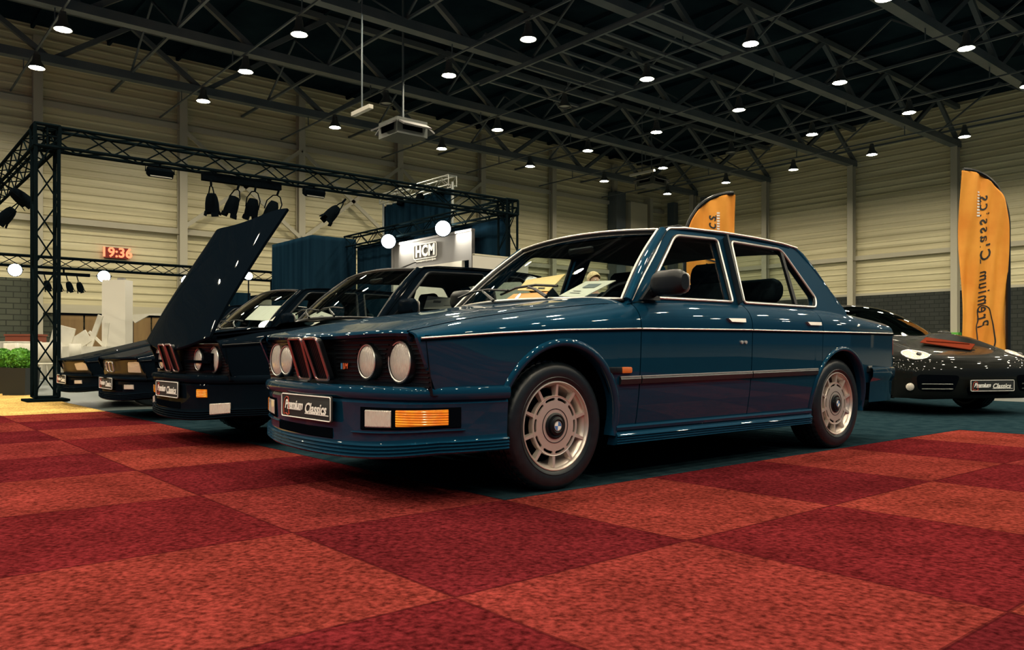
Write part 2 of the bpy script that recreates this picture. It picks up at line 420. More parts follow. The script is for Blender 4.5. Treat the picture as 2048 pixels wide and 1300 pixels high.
def clad(name, side, a0, a1, z0, z1):
    prof = []; z = z0; ph = [(0, 0), (.20, 0), (.225, .035), (.275, .035), (.30, 0)]
    while z < z1:
        for dz, d in ph[:-1]:
            if z+dz <= z1: prof.append((z+dz, d))
        z += .30
    prof.append((z1, 0))
    mb = MB(); n = 2
    rows = []
    for k in range(n):
        a = a0+(a1-a0)*k/(n-1)
        rows.append([((XL+d, a, zz) if side == 'L' else (a, YR-d, zz)) for zz, d in prof])
    mb.grid(rows); return struct(name, mb, 'clad', ang=20)
wl = clad('wall_left', 'L', YE, YR, 2.41, ZT)
wr = clad('wall_right', 'R', XL, XE, 3.6, ZT)
tag(wl, 'cream ribbed metal wall behind the lighting gantry'); tag(wr, 'cream ribbed metal wall behind the feather flags')
struct('trim_1', MB().box((XL+.01, (5.3+YE)/2, 1.65), (.14, 5.3-YE, 3.3)), 'brick', 'dark brick plinth at far left')
struct('trim_2', MB().box((XL-.02, (5.3+YR)/2, 1.2), (.12, YR-5.3, 2.42)), 'brick', 'dark brick behind the doors')
struct('trim_3', MB().box(((XL+XE)/2, YR-.05, 1.8), (XE-XL, .2, 3.6)), 'brick_dark', 'dark brick plinth of the right wall')
struct('trim_4', MB().box((XL+.07, (5.3+YR)/2, 2.26), (.14, YR-5.3, .32)), 'cream', 'cream fascia band above the doors')
k = 5
for (ya, yb, z, side) in [(YE, YR, 5.46, 'L'), (XL, XE, 5.5, 'R'), (YE, YR, 9.6, 'L')]:
    mb = MB()
    if side == 'L': mb.box((XL+.14, (ya+yb)/2, z), (.16, yb-ya, .22))
    else: mb.box(((ya+yb)/2, YR-.14, z), (yb-ya, .16, .22))
    struct('trim_%d' % k, mb, 'steel_light', 'horizontal rail across the ribbed wall'); k += 1
mb = MB().box(((XL+XE)/2, YR-.1, 3.62), (XE-XL, .12, .12)); struct('trim_%d' % k, mb, 'steel_light'); k += 1
# columns (H sections)
def hcol(x, y, z1, side, w=.30, d=.30):
    mb = MB()
    if side == 'L':
        mb.box((x+.05, y, z1/2), (.02, w, z1)); mb.box((x+.05+d, y, z1/2), (.02, w, z1)); mb.box((x+.05+d/2, y, z1/2), (d, .02, z1))
    else:
        mb.box((x, y-.05, z1/2), (w, .02, z1)); mb.box((x, y-.05-d, z1/2), (w, .02, z1)); mb.box((x, y-.05-d/2, z1/2), (.02, d, z1))
    return mb
for n in range(-4, 8):
    y = .32+5*n+5
    if y < YR-2:
        struct('trim_%d' % k, hcol(XL+.1, y, 11.9, 'L'), 'steel_light', 'cream steel column on the left wall'); k += 1
for n in range(0, 9):
    struct('trim_%d' % k, hcol(-30.2+5*n, YR-.1, 10.3, 'R'), 'steel_light', 'cream steel column on the right wall'); k += 1
# crossed wall braces
for n in (2, 3, 4):
    y0 = .32+5*n; y1 = y0+5
    for (za, zb) in ((9.45, 5.6), (5.6, 9.45)):
        struct('trim_%d' % k, MB().bar((XL+.42, y0, za), (XL+.42, y1, zb), .08, .16), 'steel_light', 'diagonal wall brace'); k += 1
# corner shafts
for (y, wd, m_, z1, dx) in [(35.4, .8, 'steel', 10.2, .7), (36.9, 1.5, 'cream', 9.7, .8), (38.4, .25, 'cream', 10.2, .5)]:
    struct('trim_%d' % k, MB().box((XL+dx/2+.1, y, z1/2), (dx, wd, z1)), m_, 'tall boxed shaft in the hall corner'); k += 1
for x in (-31.7, -29.2):
    struct('trim_%d' % k, MB().box((x, YR-.35, 5), (.5, .4, 10)), 'steel', 'dark shaft in the hall corner'); k += 1

# roof deck and steel
struct('ceiling', MB().box(((XL+XE)/2, (YR+YE)/2, ZT+.1), (XE-XL, YR-YE, .2)), 'deck')
rib = MB()
y = YE+1.2
while y < YR:
    rib.box(((XL+XE)/2, y, ZT-.08), (XE-XL, .1, .16)); y += 2.5
struct('trim_%d' % k, rib, 'deck', 'roof purlins under the dark deck'); k += 1
ZB = 10.26
for n in range(0, 9):
    x = -30.2+5*n; mb = MB()
    mb.box((x, (YR+YE)/2, ZB+.14), (.34, YR-YE, .28)); mb.box((x, (YR+YE)/2, ZT-.22), (.22, YR-YE, .2))
    y = 0.32-15
    while y < YR-1:
        mb.bar((x, y, ZB+.15), (x, min(y+2.5, YR), ZT-.25), .16, .16); 
        if y+5 <= YR+.5: mb.bar((x, y+2.5, ZT-.25), (x, y+5, ZB+.15), .16, .16)
        y += 5
    struct('trim_%d' % k, mb, 'steel', 'long steel roof truss running to the right wall', flat=True); k += 1
for n in range(-2, 8):
    y = .32+5*n+2.5; mb = MB()
    mb.box(((XL+XE)/2, y, ZB+.28), (XE-XL, .08, .08))
    for m_ in range(9):
        x = -30.2+5*m_
        mb.bar((x, y, ZB+.3), (x+2.5, y, ZT-.2), .06, .06); mb.bar((x+2.5, y, ZT-.2), (x+5, y, ZB+.3), .06, .06)
    struct('trim_%d' % k, mb, 'steel', 'cross bracing between the roof trusses', flat=True); k += 1

# doors
def hall_door(n, y0, y1):
    fr = MB(); x = XL+.12
    fr.box((x, y0, 1.05), (.12, .08, 2.1)); fr.box((x, y1, 1.05), (.12, .08, 2.1)); fr.box((x, (y0+y1)/2, 2.07), (.12, y1-y0, .08))
    o = struct('door_%d' % n, fr, 'black', 'dark door frame with brown leaves under the cream band')
    m_ = (y0+y1)/2
    for a, b in ((y0+.05, m_-.03), (m_+.03, y1-.05)):
        MB().box((x, (a+b)/2, 1.03), (.06, b-a, 2.0)).build('door_leaf', 'door', o)
        MB().box((x+.05, b-.1, 1.05), (.06, .03, .3)).build('door_handle', 'chrome', o)
hall_door(1, 6.0, 7.7); hall_door(2, 8.5, 9.9)

# ------------------------------------------------------------------ ceiling lamps
LX = [-27.9+3.765*j for j in range(0, 11)]
LY = [4.54+5.0*i for i in range(-4, 7)]
ZL = 8.66+CH
def make_lamp(on):
    t = thing('ceiling_lamp', 'x', 'ceiling lamp')
    h = MB().lathe([(.06, .42), (.10, .40), (.12, .22), (.24, .02), (.245, 0), (.22, 0), (.215, .03)], ax=(0, 0, 1), n=20, cap0=True)
    h.box((0, 0, .45), (.10, .14, .08)); h.build('housing', 'housing', t)
    MB().lathe([(.002, .0), (.19, .0)], o=(0, 0, .055), ax=(0, 0, 1), n=20).build('lens', 'lens_on' if on else 'lens_off', t, flat=True, recalc=False)
    return t
lamp_on = make_lamp(True); lamp_off = make_lamp(False); firsts = {True: lamp_on, False: lamp_off}
for j, x in enumerate(LX):
    for i, y in enumerate(LY):
        ii = i-4
        on = (ii, j) not in ((2, 1), (3, 2), (5, 2))
        lab = 'lit round high-bay lamp hanging in the rows under the dark roof' if on else 'unlit grey high-bay lamp hanging among the lit ones'
        f = firsts[on]
        if f['label'] == 'x': o = f; o.location = (x, y, ZL)
        else: o = dup(f, (x, y, ZL))
        o['label'] = lab; o['group'] = 'lit ceiling lamps' if on else 'unlit ceiling lamps'
# the rails the lamps hang from
for i, y in enumerate(LY):
    mb = MB(); mb.box(((XL+XE)/2, y, ZL+.55), (XE-XL, .05, .05))
    for n in range(9): mb.box((-30.2+5*n, y, ZL+.75), (.03, .03, .42))
    struct('trim_%d' % k, mb, 'steel', 'thin rail carrying a row of lamps', flat=True); k += 1
# cable ladder and ventilation units
def pix(px, py, dist):      # a point seen at (px,py) at forward distance dist
    u = (px-1024)/1595; v = (705-py)/1595; s_, c_ = math.sin(YAW), math.cos(YAW)
    return Vector((dist*(-s_+u*c_), dist*(c_+u*s_), CH+dist*v))
def on_x(px, X):            # Y on the plane X=const seen at column px
    u = (px-1024)/1595; s_, c_ = math.sin(YAW), math.cos(YAW)
    return X*(c_+u*s_)/(u*c_-s_)
def on_y(px, Y):
    u = (px-1024)/1595; s_, c_ = math.sin(YAW), math.cos(YAW)
    return Y*(u*c_-s_)/(c_+u*s_)
def zat(py, x, y):
    return CH+(705-py)/1595*(-x*math.sin(YAW)+y*math.cos(YAW))
t = thing('cable_ladder', 'wide steel ladder-like frame lying flat between roof trusses', 'cable ladder', (-17.7, 19, 9.9))
r1 = MB().box((0, -2.2, 0), (8, .08, .14)).build('side_rail', 'steel', t); MB().box((0, 2.2, 0), (8, .08, .14)).build('side_rail', 'steel', t)
for q in range(9): MB().box((-3.6+q*.9, 0, 0), (.1, 4.4, .08)).build('rung', 'steel', t)
def vent(px, py, d, lab):
    p = pix(px, py, d); t = thing('ventilation_unit', lab, 'ventilation unit', p)
    MB().box((0, 0, 0), (1.1, 1.1, .5)).build('body', 'housing', t)
    for q in range(4):
        a = q*PI/2; c, s_ = math.cos(a), math.sin(a)
        MB().box((c*.7, s_*.7, .05), (.36, 1.0, .05), rz=a, ry=.5).build('flap', 'greyp', t)
        MB().box((c*.56, s_*.56, 0), (.03, .7, .22), rz=a).build('grille', 'black', t)
    hz = ZT-p.z; MB().box((0, 0, hz/2+.2), (.05, .05, hz-.4)).build('hanger', 'steel', t)
vent(806, 262, 25, 'grey square ventilation unit with flaps hanging above the gantry')
vent(1303, 363, 42, 'grey square ventilation unit hanging far back near the hall corner')
for (px, py, d, lab) in [(724, 221, 20, 'short white tube light under the roof near the left'), (1284, 346, 38, 'short white tube light under the roof near the corner')]:
    p = pix(px, py, d); tl = thing('tube_light', lab, 'tube light', p)
    MB().box((0, 0, 0), (.9 if d < 30 else 1.5, .12, .10)).build('tube', 'white', tl); MB().box((0, 0, (ZT-p.z)/2), (.03, .03, ZT-p.z)).build('hanger', 'steel', tl)

# ------------------------------------------------------------------ clock
cy_ = (on_x(207, XL)+on_x(254, XL))/2; wd = abs(on_x(254, XL)-on_x(207, XL)); cz = zat(507, XL, cy_)
t = thing('digital_clock', 'red digital wall clock reading 19:36 on the ribbed wall', 'clock', (XL+.10, cy_, cz))
MB().box((0, 0, 0), (.14, wd, .40)).build('case', 'led_back', t)
xf(text_mb('19:36', .50, .01, 0, .012), frame_mtx((.085, 0, 0), (0, 1, 0), (0, 0, 1))).build('digits', 'led', t, flat=True)

# ================================================================== SALOON CARS (one builder, several looks)
# car-local: +x forward, +y the car's left, z up; origin on the floor under the middle of the front axle
Wt = lambda x: .848-.075*max(0, x-.1)**1.6-.055*max(0, -2.7-x)**1.6
ZTR = [(.80, .713), (.4, .741), (0, .762), (-.53, .778), (-1.5, .789), (-2.4, .792), (-3.45, .797)]
ZCE = [(.90, .738), (.75, .770), (.5, .822), (.2, .868), (-.1, .908), (-.35, .945), (-.6, .985), (-1, 1.01), (-2.4, 1.01), (-2.75, .985), (-3.0, .955), (-3.3, .925), (-3.45, .905)]
YCUT = [(.88, .745), (.78, .735), (.5, .725), (0, .725), (-.3, .735), (-.52, .770), (-.7, .775), (-2.6, .775), (-2.85, .73), (-3.0, .70), (-3.45, .68)]
NP, MP = 5.0, 2.5
def zup(x, y):
    W = Wt(x); zt = lerp(ZTR, x); q = min(1, (abs(y)/W)**NP)
    return zt+(smooth(ZCE, x)-zt)*(1-q)**(1/MP)
def ylow(x, z):
    tt = max(0, lerp(ZTR, x)-z)/.5
    return Wt(x)-.012*tt-.030*tt**3
AF, AR, XR_ = .372, .352, -2.625      # wheel arch openings
def zlo(x, base=.265):
    z = base
    if x > .36: z = .49
    if x < -2.95: z = max(z, .44)
    if abs(x) < AF: z = max(z, .315+math.sqrt(max(0, AF**2-x*x)))
    if abs(x-XR_) < AR: z = max(z, .315+math.sqrt(max(0, AR**2-(x-XR_)**2)))
    return z
def fend_x(X0, z):          # raked front edge of the front wing
    if X0 <= .40: return X0
    xf = .70+(max(.49, min(z, .713))-.49)/.223*.095
    return .40+(X0-.40)*(xf-.40)/.395
def side_panel(x0, x1, s, nlo=9, nup=9):
    xs = set([x0, x1]); n = max(2, int(abs(x1-x0)/.05))
    for i in range(n+1): xs.add(x0+(x1-x0)*i/n)
    for c, r in ((0, AF), (XR_, AR)):
        for a in range(0, 181, 6):
            x = c+r*.9999*math.cos(math.radians(a))
            if min(x0, x1) < x < max(x0, x1): xs.add(x)
        for e in (c+r*1.0005, c-r*1.0005):
            if min(x0, x1) < e < max(x0, x1): xs.add(e)
    rows = []
    for X0 in sorted(xs):
        row = []; zt = lerp(ZTR, X0); zl = zlo(X0)
        for j in range(nlo+1):
            z = zl+(zt-zl)*j/nlo; x = fend_x(X0, z)
            row.append((x, s*ylow(X0, z), z))
        W = Wt(X0); yc = lerp(YCUT, X0); th1 = math.acos(min(1, (yc/W))**(NP/2))
        for j in range(1, nup+1):
            th = th1*(j/nup)**1.3
            y = W*math.cos(th)**(2/NP); z = zt+(smooth(ZCE, X0)-zt)*math.sin(th)**(2/MP)
            row.append((fend_x(X0, .713), s*y, z))
        rows.append(row)
    mb = MB(); mb.grid(rows)
    # folded-in edge at the lower rim and the two ends, so the sheet has a visible thickness
    lip = [[r[0], (r[0][0], r[0][1]-s*.03, r[0][2])] for r in rows]
    mb.grid(lip)
    for e in (rows[0], rows[-1]): mb.grid([[(p[0], p[1], p[2]), (p[0], p[1]*.975, p[2]-.002)] for p in e])
    return mb
def hood_front(y): return .888-.20*y*y
def top_sheet(xa, xb, ycap, nx=26, ny=24, gap=.004):       # xa(y) front, xb(y) rear
    rows = []
    for i in range(nx+1):
        row = []
        for j in range(-ny, ny+1):
            v = j/ny; y0 = v
            x = xa(v*.72)+(xb(v*.72)-xa(v*.72))*i/nx
            y = v*(lerp(YCUT, x)-gap) if ycap is None else v*ycap
            row.append((x, y, zup(x, y)))
        rows.append(row)
    return rows
ysf = lambda z: .775-(z-.93)*.362-.0*(z-.93)**2
def smap(s): return lambda u, v, w: (u, s*(ysf(v)+w), v)

# plan line of the front bumper (outer face), half
BP = [(0, .905), (.3, .889), (.5, .862), (.65, .822), (.745, .768), (.805, .69), (.84, .58), (.856, .46), (.860, .345)]
def bump_path(y0=-.86, y1=.86, n=60):
    # arc-length parametrised full path from right (-y) to left (+y)
    half = []
    for i in range(len(BP)-1):
        p0 = BP[max(i-1, 0)]; p1 = BP[i]; p2 = BP[i+1]; p3 = BP[min(i+2, len(BP)-1)]
        if i == 0: p0 = (-.3, .889)
        for k in range(12):
            t = k/12
            q = [.5*(2*p1[a]+(p2[a]-p0[a])*t+(2*p0[a]-5*p1[a]+4*p2[a]-p3[a])*t*t+(3*p1[a]-p0[a]-3*p2[a]+p3[a])*t**3) for a in (0, 1)]
            half.append(tuple(q))
    half.append(BP[-1])
    full = [(-y, x) for y, x in reversed(half)][:-1]+half
    sel = [p for p in full if y0-1e-6 <= p[0] <= y1+1e-6]
    def at(yv):
        for a, b in zip(full, full[1:]):
            if a[0] <= yv <= b[0] and b[0] > a[0]:
                t = (yv-a[0])/(b[0]-a[0]); return (yv, a[1]+(b[1]-a[1])*t)
        return full[0] if yv < 0 else full[-1]
    if y0 > -.859: sel = [at(y0)]+[p for p in sel if p[0] > y0+1e-4]
    if y1 < .859: sel = [p for p in sel if p[0] < y1-1e-4]+[at(y1)]
    out = []
    for i, p in enumerate(sel):
        a = sel[max(i-1, 0)]; b = sel[min(i+1, len(sel)-1)]
        dy, dx = b[0]-a[0], b[1]-a[1]; L = math.hypot(dx, dy) or 1
        out.append((p[1], p[0], dy/L, -dx/L))         # x, y, normal(x,y)
    return out
def sweep(path, sect, closed=False):
    rows = [[(x+nx*o, y+ny*o, z) for o, z in sect] for x, y, nx, ny in path]
    mb = MB(); st = 0; mb.grid(rows, close_v=closed)
    m = len(sect)
    if closed:
        mb.f.append(tuple(range(m))); mb.f.append(tuple((len(rows)-1)*m+k for k in range(m)))
    return mb
def band(y0, y1, z0, z1, off=0.0, th=.02, x_shift=0, bev=.004):
    pth = bump_path(y0, y1)
    s = [(-th, z0), (off-bev, z0), (off, z0+bev), (off, z1-bev), (off-bev, z1), (-th, z1)]
    mb = sweep(pth, s, True)
    if x_shift: mb.v = [(x+x_shift, y, z) for x, y, z in mb.v]
    return mb
def fascia_path(y0=-.812, y1=.812, n=48):
    out = []
    for i in range(n+1):
        y = y0+(y1-y0)*i/n; a = abs(y); x = .83-.2*min(a, .62)**2-.05*max(0, a-.62)
        dx = -.4*y if a < .62 else -.05*(1 if y > 0 else -1)
        L = math.hypot(1, dx); out.append((x, y, 1/L, -dx/L))
    return out
def fx(y, z): 
    a = abs(y); return .83-.2*min(a, .62)**2-.05*max(0, a-.62)+(z-.62)*.15

def wheel(parent, x, y, s, style='disc', R=.312):
    """s=+1: outer face towards +y"""
    w_ = thing('wheel', None, None); w_.parent = parent; w_.location = (x, y, R-.006); w_.rotation_euler = (0, 0, 0 if s > 0 else PI)
    # tyre, axis along y, outer side +y at +.10
    prof = [(.205, -.085), (.225, -.105), (.26, -.112), (.290, -.104), (.304, -.090)]
    tread = []
    for g in (-.060, -.022, .022, .060): tread += [(R-.002, g-.0075), (R-.011, g-.006), (R-.011, g+.006), (R-.002, g+.0075)]
    prof += [(R-.006, -.082)]+tread+[(R-.006, .082), (.304, .090), (.300, .094), (.290, .104), (.284, .107), (.262, .113), (.235, .108), (.232, .110), (.228, .109), (.212, .100), (.207, .088)]
    n = 144; mb = MB(); rows = []
    for r, a in prof:
        row = []
        for k in range(n):
            rr = r
            if abs(a) > .064 and abs(a) < .097 and r > .300 and (k % 3) == 0: rr -= .005
            if abs(a) <= .064 and r > R-.004 and (k % 3) == 1: rr -= .005
            t = 2*PI*k/n; row.append((rr*math.sin(t), a, rr*math.cos(t)))
        rows.append(row)
    mb.grid(rows, close_v=True); mb.v = [(a, b, max(c, -(R-.006))) for a, b, c in mb.v]
    mb.build('tyre', 'rubber', w_, ang=35)
    rim = MB(); rim.lathe([(.205, -.085), (.190, -.06), (.182, .0), (.184, .055), (.196, .082), (.2085, .090), (.2135, .098), (.2125, .104), (.208, .105), (.203, .100), (.199, .088)], n=96)
    rim.build('rim', 'silver', w_, ang=50)
    MB().lathe([(.183, -.03), (.03, -.03)], n=48).build('brake_disc', 'black', w_)
    if style == 'disc': MB().lathe([(.139, .0605), (.0005, .0605)], n=48).build('backing_disc', 'black', w_)
    if style == 'disc':
        # flat disc with ten slots, ten short spokes out to the rim
        outer = [(.143*math.cos(2*PI*k/120), .143*math.sin(2*PI*k/120)) for k in range(120)]
        holes = []
        for q in range(10):
            a0 = 2*PI*q/10+.06; hw = .215; r0, r1 = .1205, .1335; h = []
            for k in range(9): a = a0-hw+2*hw*k/8; h.append((r1*math.cos(a), r1*math.sin(a)))
            h.append(((r0+r1)/2*math.cos(a0+hw+.04), (r0+r1)/2*math.sin(a0+hw+.04)))
            for k in range(9): a = a0+hw-2*hw*k/8; h.append((r0*math.cos(a), r0*math.sin(a)))
            h.append(((r0+r1)/2*math.cos(a0-hw-.04), (r0+r1)/2*math.sin(a0-hw-.04)))
            holes.append(h)
        d = plate([outer]+holes, lambda u, v, w: (u, .090+w, v), .008)
        d.lathe([(.143, .060), (.145, .088), (.143, .092), (.139, .0905)], n=96)
        d.build('wheel_disc', 'silver', w_, ang=30)
        for q in range(10):
            a = 2*PI*(q+.5)/10+.06; c, si = math.cos(a), math.sin(a)
            sp = MB(); vs = []
            for r, wd, y0, y1 in ((.140, .009, .068, .090), (.199, .0065, .055, .094)):
                for dy in (y0, y1):
                    for ww in (-wd, wd): vs.append((r*c-ww*si, dy, r*si+ww*c))
            sp.add(vs, [(0, 1, 3, 2), (4, 6, 7, 5), (0, 4, 5, 1), (2, 3, 7, 6), (0, 2, 6, 4), (1, 5, 7, 3)])
            sp.build('spoke', 'silver', w_, flat=True)
        MB().lathe([(.083, .0905), (.082, .0925), (.080, .0925), (.079, .0905)], n=64).build('groove_ring', 'trim', w_)
        cap = MB().lathe([(.063, .088), (.062, .095), (.054, .099), (.048, .097), (.046, .097), (.044, .106), (.032, .111), (.029, .109), (.0001, .109)], n=48)
        cap.build('hub_cap', 'trim', w_); c_ = w_
        MB().lathe([(.0235, .108), (.0235, .1108), (.0215, .111), (.0215, .1095)], n=40).build('badge_ring', 'chrome', c_)
        for q in range(4):
            pts = [(0, .1098, 0)]+[(.0205*math.cos(q*PI/2+.1+t*PI/20), .1098, .0205*math.sin(q*PI/2+.1+t*PI/20)) for t in range(11)]
            b = MB(); b.add(pts, [tuple(range(12))]); b.build('badge_quarter', 'blue' if q % 2 else 'letter', c_, flat=True)
    else:
        d = MB()
        for q in range(7):
            a = 2*PI*q/7; c, si = math.cos(a), math.sin(a)
            d.bar((.03*c, .07, .03*si), (.20*c, .085, .20*si), .045, .02)
        d.lathe([(.05, .05), (.05, .085), (.0001, .09)], n=24); d.build('spokes', 'housing', w_, ang=30)
    return w_

def number_plate(parent, x, y, z, lean=0):
    n_ = MB().rbox((0, 0, 0), (.535, .008, .122), .012)
    R = Matrix.Translation((x, y, z)) @ Matrix.Rotation(-PI/2, 4, 'Z') @ Matrix.Rotation(PI, 4, 'Z')
    # local frame: text reads from the car's right (-y) to left (+y)
    pl = thing('number_plate', None, None); pl.parent = parent; pl.location = (x, y, z); pl.rotation_euler = (0, lean, PI/2)
    n_.build('plate_back', 'ink', pl)
    fr = MB(); o = rpoly([(-.26, -.055), (.26, -.055), (.26, .055), (-.26, .055)], .012)
    fr.tube([(u, -.006, v) for u, v in o], .0028, 6, closed=True); fr.build('plate_border', 'letter', pl)
    T = lambda txt, sz, ux, uz, m_, nm, sh=.35, b=.0016, sp=1.0: xf(text_mb(txt, sz, .001, sh, b, sp), frame_mtx((ux, -.0065, uz), (1, 0, 0), (0, 0, 1))).build(nm, m_, pl, flat=True)
    T('Premium', .058, -.125, .004, 'letter', 'lettering', sp=.92); T('Classics', .068, .105, -.006, 'letter', 'lettering', sp=1.02)
    u = MB(); u.box((-.12, -.0062, -.017), (.15, .002, .004)); u.box((.12, -.0062, -.030), (.24, .002, .004)); u.build('underline', 'letter', pl, flat=True)
    # small red outline of a country/track shape at the left end of the plate
    sh = [(-.235, -.045), (-.238, -.01), (-.225, .03), (-.205, .042), (-.185, .040), (-.178, .01), (-.178, -.045)]
    MB().tube([(a, -.0062, b) for a, b in sh], .0022, 5).tube([(-.235, -.044, -.044)] and [(-.237, -.0062, -.046), (-.21, -.0062, -.040), (-.19, -.0062, -.048), (-.17, -.0062, -.040)], .0018, 5).build('red_outline', 'red_ink', pl)
    return pl

def head_lamp(parent, y, z, r, x=None):
    x = fx(y, z)+.012 if x is None else x
    hl = thing('headlamp', None, None); hl.parent = parent; hl.location = (x, y, z); hl.rotation_euler = (0, 0, 0)
    MB().lathe([(r+.010, -.05), (r+.010, .003), (r+.007, .008), (r+.003, .007), (r, .002)], ax=(1, 0, 0), n=48).build('bezel', 'trim', hl)
    MB().lathe([(r+.003, .006), (r+.0005, .010), (r-.004, .008)], ax=(1, 0, 0), n=48).build('chrome_ring', 'chrome', hl)
    MB().lathe([(r, .001), (r*.85, .008), (r*.55, .014), (r*.2, .016), (.0005, .0165)], ax=(1, 0, 0), n=48).build('lens', 'lens', hl)
    return hl

def saloon(name, label, loc, paint='paint', detail=True, scale=(1, 1, 1), doors=4, hood_open=None, lights='round', rz=-PI/2, wheel_style='disc', plate_on=True, mirror=True, cat='car', nose_drop=0):
    t = thing(name, label, cat, loc, rz); t.scale = scale
    # ---- side panels
    if doors == 4: cuts = [('front_wing', .795, -.538), ('front_door', -.546, -1.538), ('rear_door', -1.546, -2.352), ('rear_quarter_panel', -2.358, -3.43)]
    else: cuts = [('front_wing', .795, -.538), ('door', -.546, -1.80), ('rear_quarter_panel', -1.808, -3.43)]
    panels = {}
    for s in (1, -1):
        for nm, a, b in cuts: panels[(nm, s)] = side_panel(a, b, s).build(nm, paint, t, ang=35)
        # dark inner shell behind the shut lines
        sh = MB(); rows = []
        for i in range(31):
            x = .36-3.6*i/30; r = []
            for j in range(7):
                z = max(zlo(x)+.01, .27)+(lerp(ZTR, x)-.02-max(zlo(x)+.01, .27))*j/6; r.append((x, s*(ylow(x, z)-.02), z))
            yc = lerp(YCUT, x); r.append((x, s*(yc-.0), zup(x, yc)-.015)); r.append((x, s*(yc-.03), zup(x, yc)-.03)); rows.append(r)
        sh.grid(rows); sh.build('inner_shell', 'black', t)
        # wheel arch lips
        for cx, r0, rr, zend in ((0, AF, .036, .50), (XR_, AR, .028, .46)):
            lip = []; a0, a1 = (-12, 180+12)
            for q in range(49):
                a = math.radians(a0+(a1-a0)*q/48); c, si = math.cos(a), math.sin(a); row = []
                for rad, off in ((r0+rr, .001), (r0+rr*.75, .010), (r0+rr*.35, .013), (r0+.004, .010), (r0-.003, .004), (r0-.004, -.05)):
                    x = cx+rad*c; z = .315+rad*si; zz = max(z, .20); row.append((x, s*(ylow(max(min(x, .72), -3.3), max(zz, .27))+off), zz))
                lip.append(row)
            MB().grid(lip).build('wheel_arch_lip', paint, t, ang=50)
            wl_ = MB(); rows = []
            for q in range(25):
                a = PI*q/24
                rows.append([(cx+(r0+.006)*math.cos(a), s*yy, .315+(r0+.006)*math.sin(a)) for yy in (.80, .56)])
            wl_.grid(rows); n0 = len(wl_.v); wl_.add([(cx+(r0+.006)*math.cos(PI*q/24), s*.56, .315+(r0+.006)*math.sin(PI*q/24)) for q in range(25)], [tuple(range(25))])
            wl_.box((cx, s*.57, .28), (2*r0, .02, .12)); wl_.build('wheel_well', 'black', t)
    # underbody
    ub = MB(); ub.box((-1.32, 0, .24), (1.88, 1.50, .06)); ub.box((.5, 0, .27), (.3, 1.3, .06)); ub.box((-3.1, 0, .36), (.5, 1.3, .06)); ub.box((0, 0, .32), (.75, 1.1, .1)); ub.box((XR_, 0, .32), (.75, 1.1, .1))
    ub.build('underbody', 'black', t)
    # ---- bonnet
    rear = (lambda y: -.36-.25*y*y) if not hood_open else (lambda y: -.25-.10*y*y)
    rows = top_sheet(hood_front, rear, None)
    # rounded leading edge
    lead = []
    for dx, dz in ((-.035, -.030), (-.004, -.026), (.006, -.014), (.004, -.005)):
        lead.append([(x+dx, y*(1-.006), z+dz) for x, y, z in rows[0]])
    allr = lead+rows
    edge = MB(); edge.grid(allr)
    for e in (0, -1): edge.grid([[r[e], (r[e][0], r[e][1]*.985, r[e][2]-.02)] for r in allr])
    edge.grid([[p, (p[0], p[1], p[2]-.02)] for p in allr[-1]])
    # underside
    edge.grid([[(x, y*.985, z-.022) for x, y, z in r] for r in rows])
    hb = edge.build('bonnet', paint, t, ang=40)
    if hood_open:
        hx, hz = .84, .70; ang = hood_open
        hb.location = (hx, 0, hz); hb.rotation_euler = (0, ang, 0)
        for v in hb.data.vertices: v.co.x -= hx; v.co.z -= hz
        eb = MB(); eb.box((.25, 0, .60), (1.15, 1.3, .02)); eb.box((.79, 0, .60), (.02, 1.3, .12)); eb.box((-.33, 0, .74), (.02, 1.3, .30))
        eb.rbox((.25, .0, .70), (.62, .42, .14), .04); eb.rbox((.2, .42, .72), (.3, .25, .14), .03); eb.rbox((-.15, -.42, .74), (.25, .25, .15), .03)
        eb.build('engine_bay', 'black', t)
    for s in (1, -1):
        MB().tube([(x, s*(lerp(YCUT, x)-.001), zup(x, lerp(YCUT, x))-.001) for x in [.80-.04*i for i in range(31)] if not (hood_open and x > 9)], .0035, 5).build('bonnet_seam', 'black', t)
        MB().tube([(x, s*(lerp(YCUT, x)-.001), zup(x, lerp(YCUT, x))-.001) for x in [-2.88-.04*i for i in range(15)]], .0035, 5).build('boot_seam', 'black', t)
    # cowl under the windscreen
    rows = []
    for i in range(7):
        row = []
        for j in range(-16, 17):
            v = j/16; x0 = rear(v*.72)-.006; x1 = (-.335-.20*v*v)-.06
            x = x0+(min(x1, x0-.03)-x0)*i/6; y = v*(lerp(YCUT, x)-.003); row.append((x, y, zup(x, y)-.006-.004*i))
        rows.append(row)
    MB().grid(rows).build('cowl', 'trim', t)
    # ---- boot lid and rear
    rows = top_sheet(lambda y: -2.84+.10*y*y, lambda y: -3.44+.06*y*y, None)
    rows += [[(x-.012, y, z-.02) for x, y, z in rows[-1]], [(x-.016, y, .60) for x, y, z in rows[-1]]]
    MB().grid(rows).build('boot_lid', paint, t, ang=40)
    rp = MB(); rp.box((-3.44, 0, .62), (.04, 1.60, .34)); rp.build('rear_panel', paint, t)
    for s in (1, -1):
        rl = MB().rbox((-3.455, s*.60, .70), (.03, .40, .15), .01); rl.build('tail_lamp', 'red_ink', t)
    rb = MB(); pth = [(-3.02, .86, 0, 1), (-3.30, .85, 0, 1), (-3.45, .82, -.5, .85), (-3.53, .74, -.8, .5), (-3.56, .5, -1, .1), (-3.57, 0, -1, 0)]
    pth = pth+[(x, -y, nx, -ny) for x, y, nx, ny in reversed(pth[:-1])]
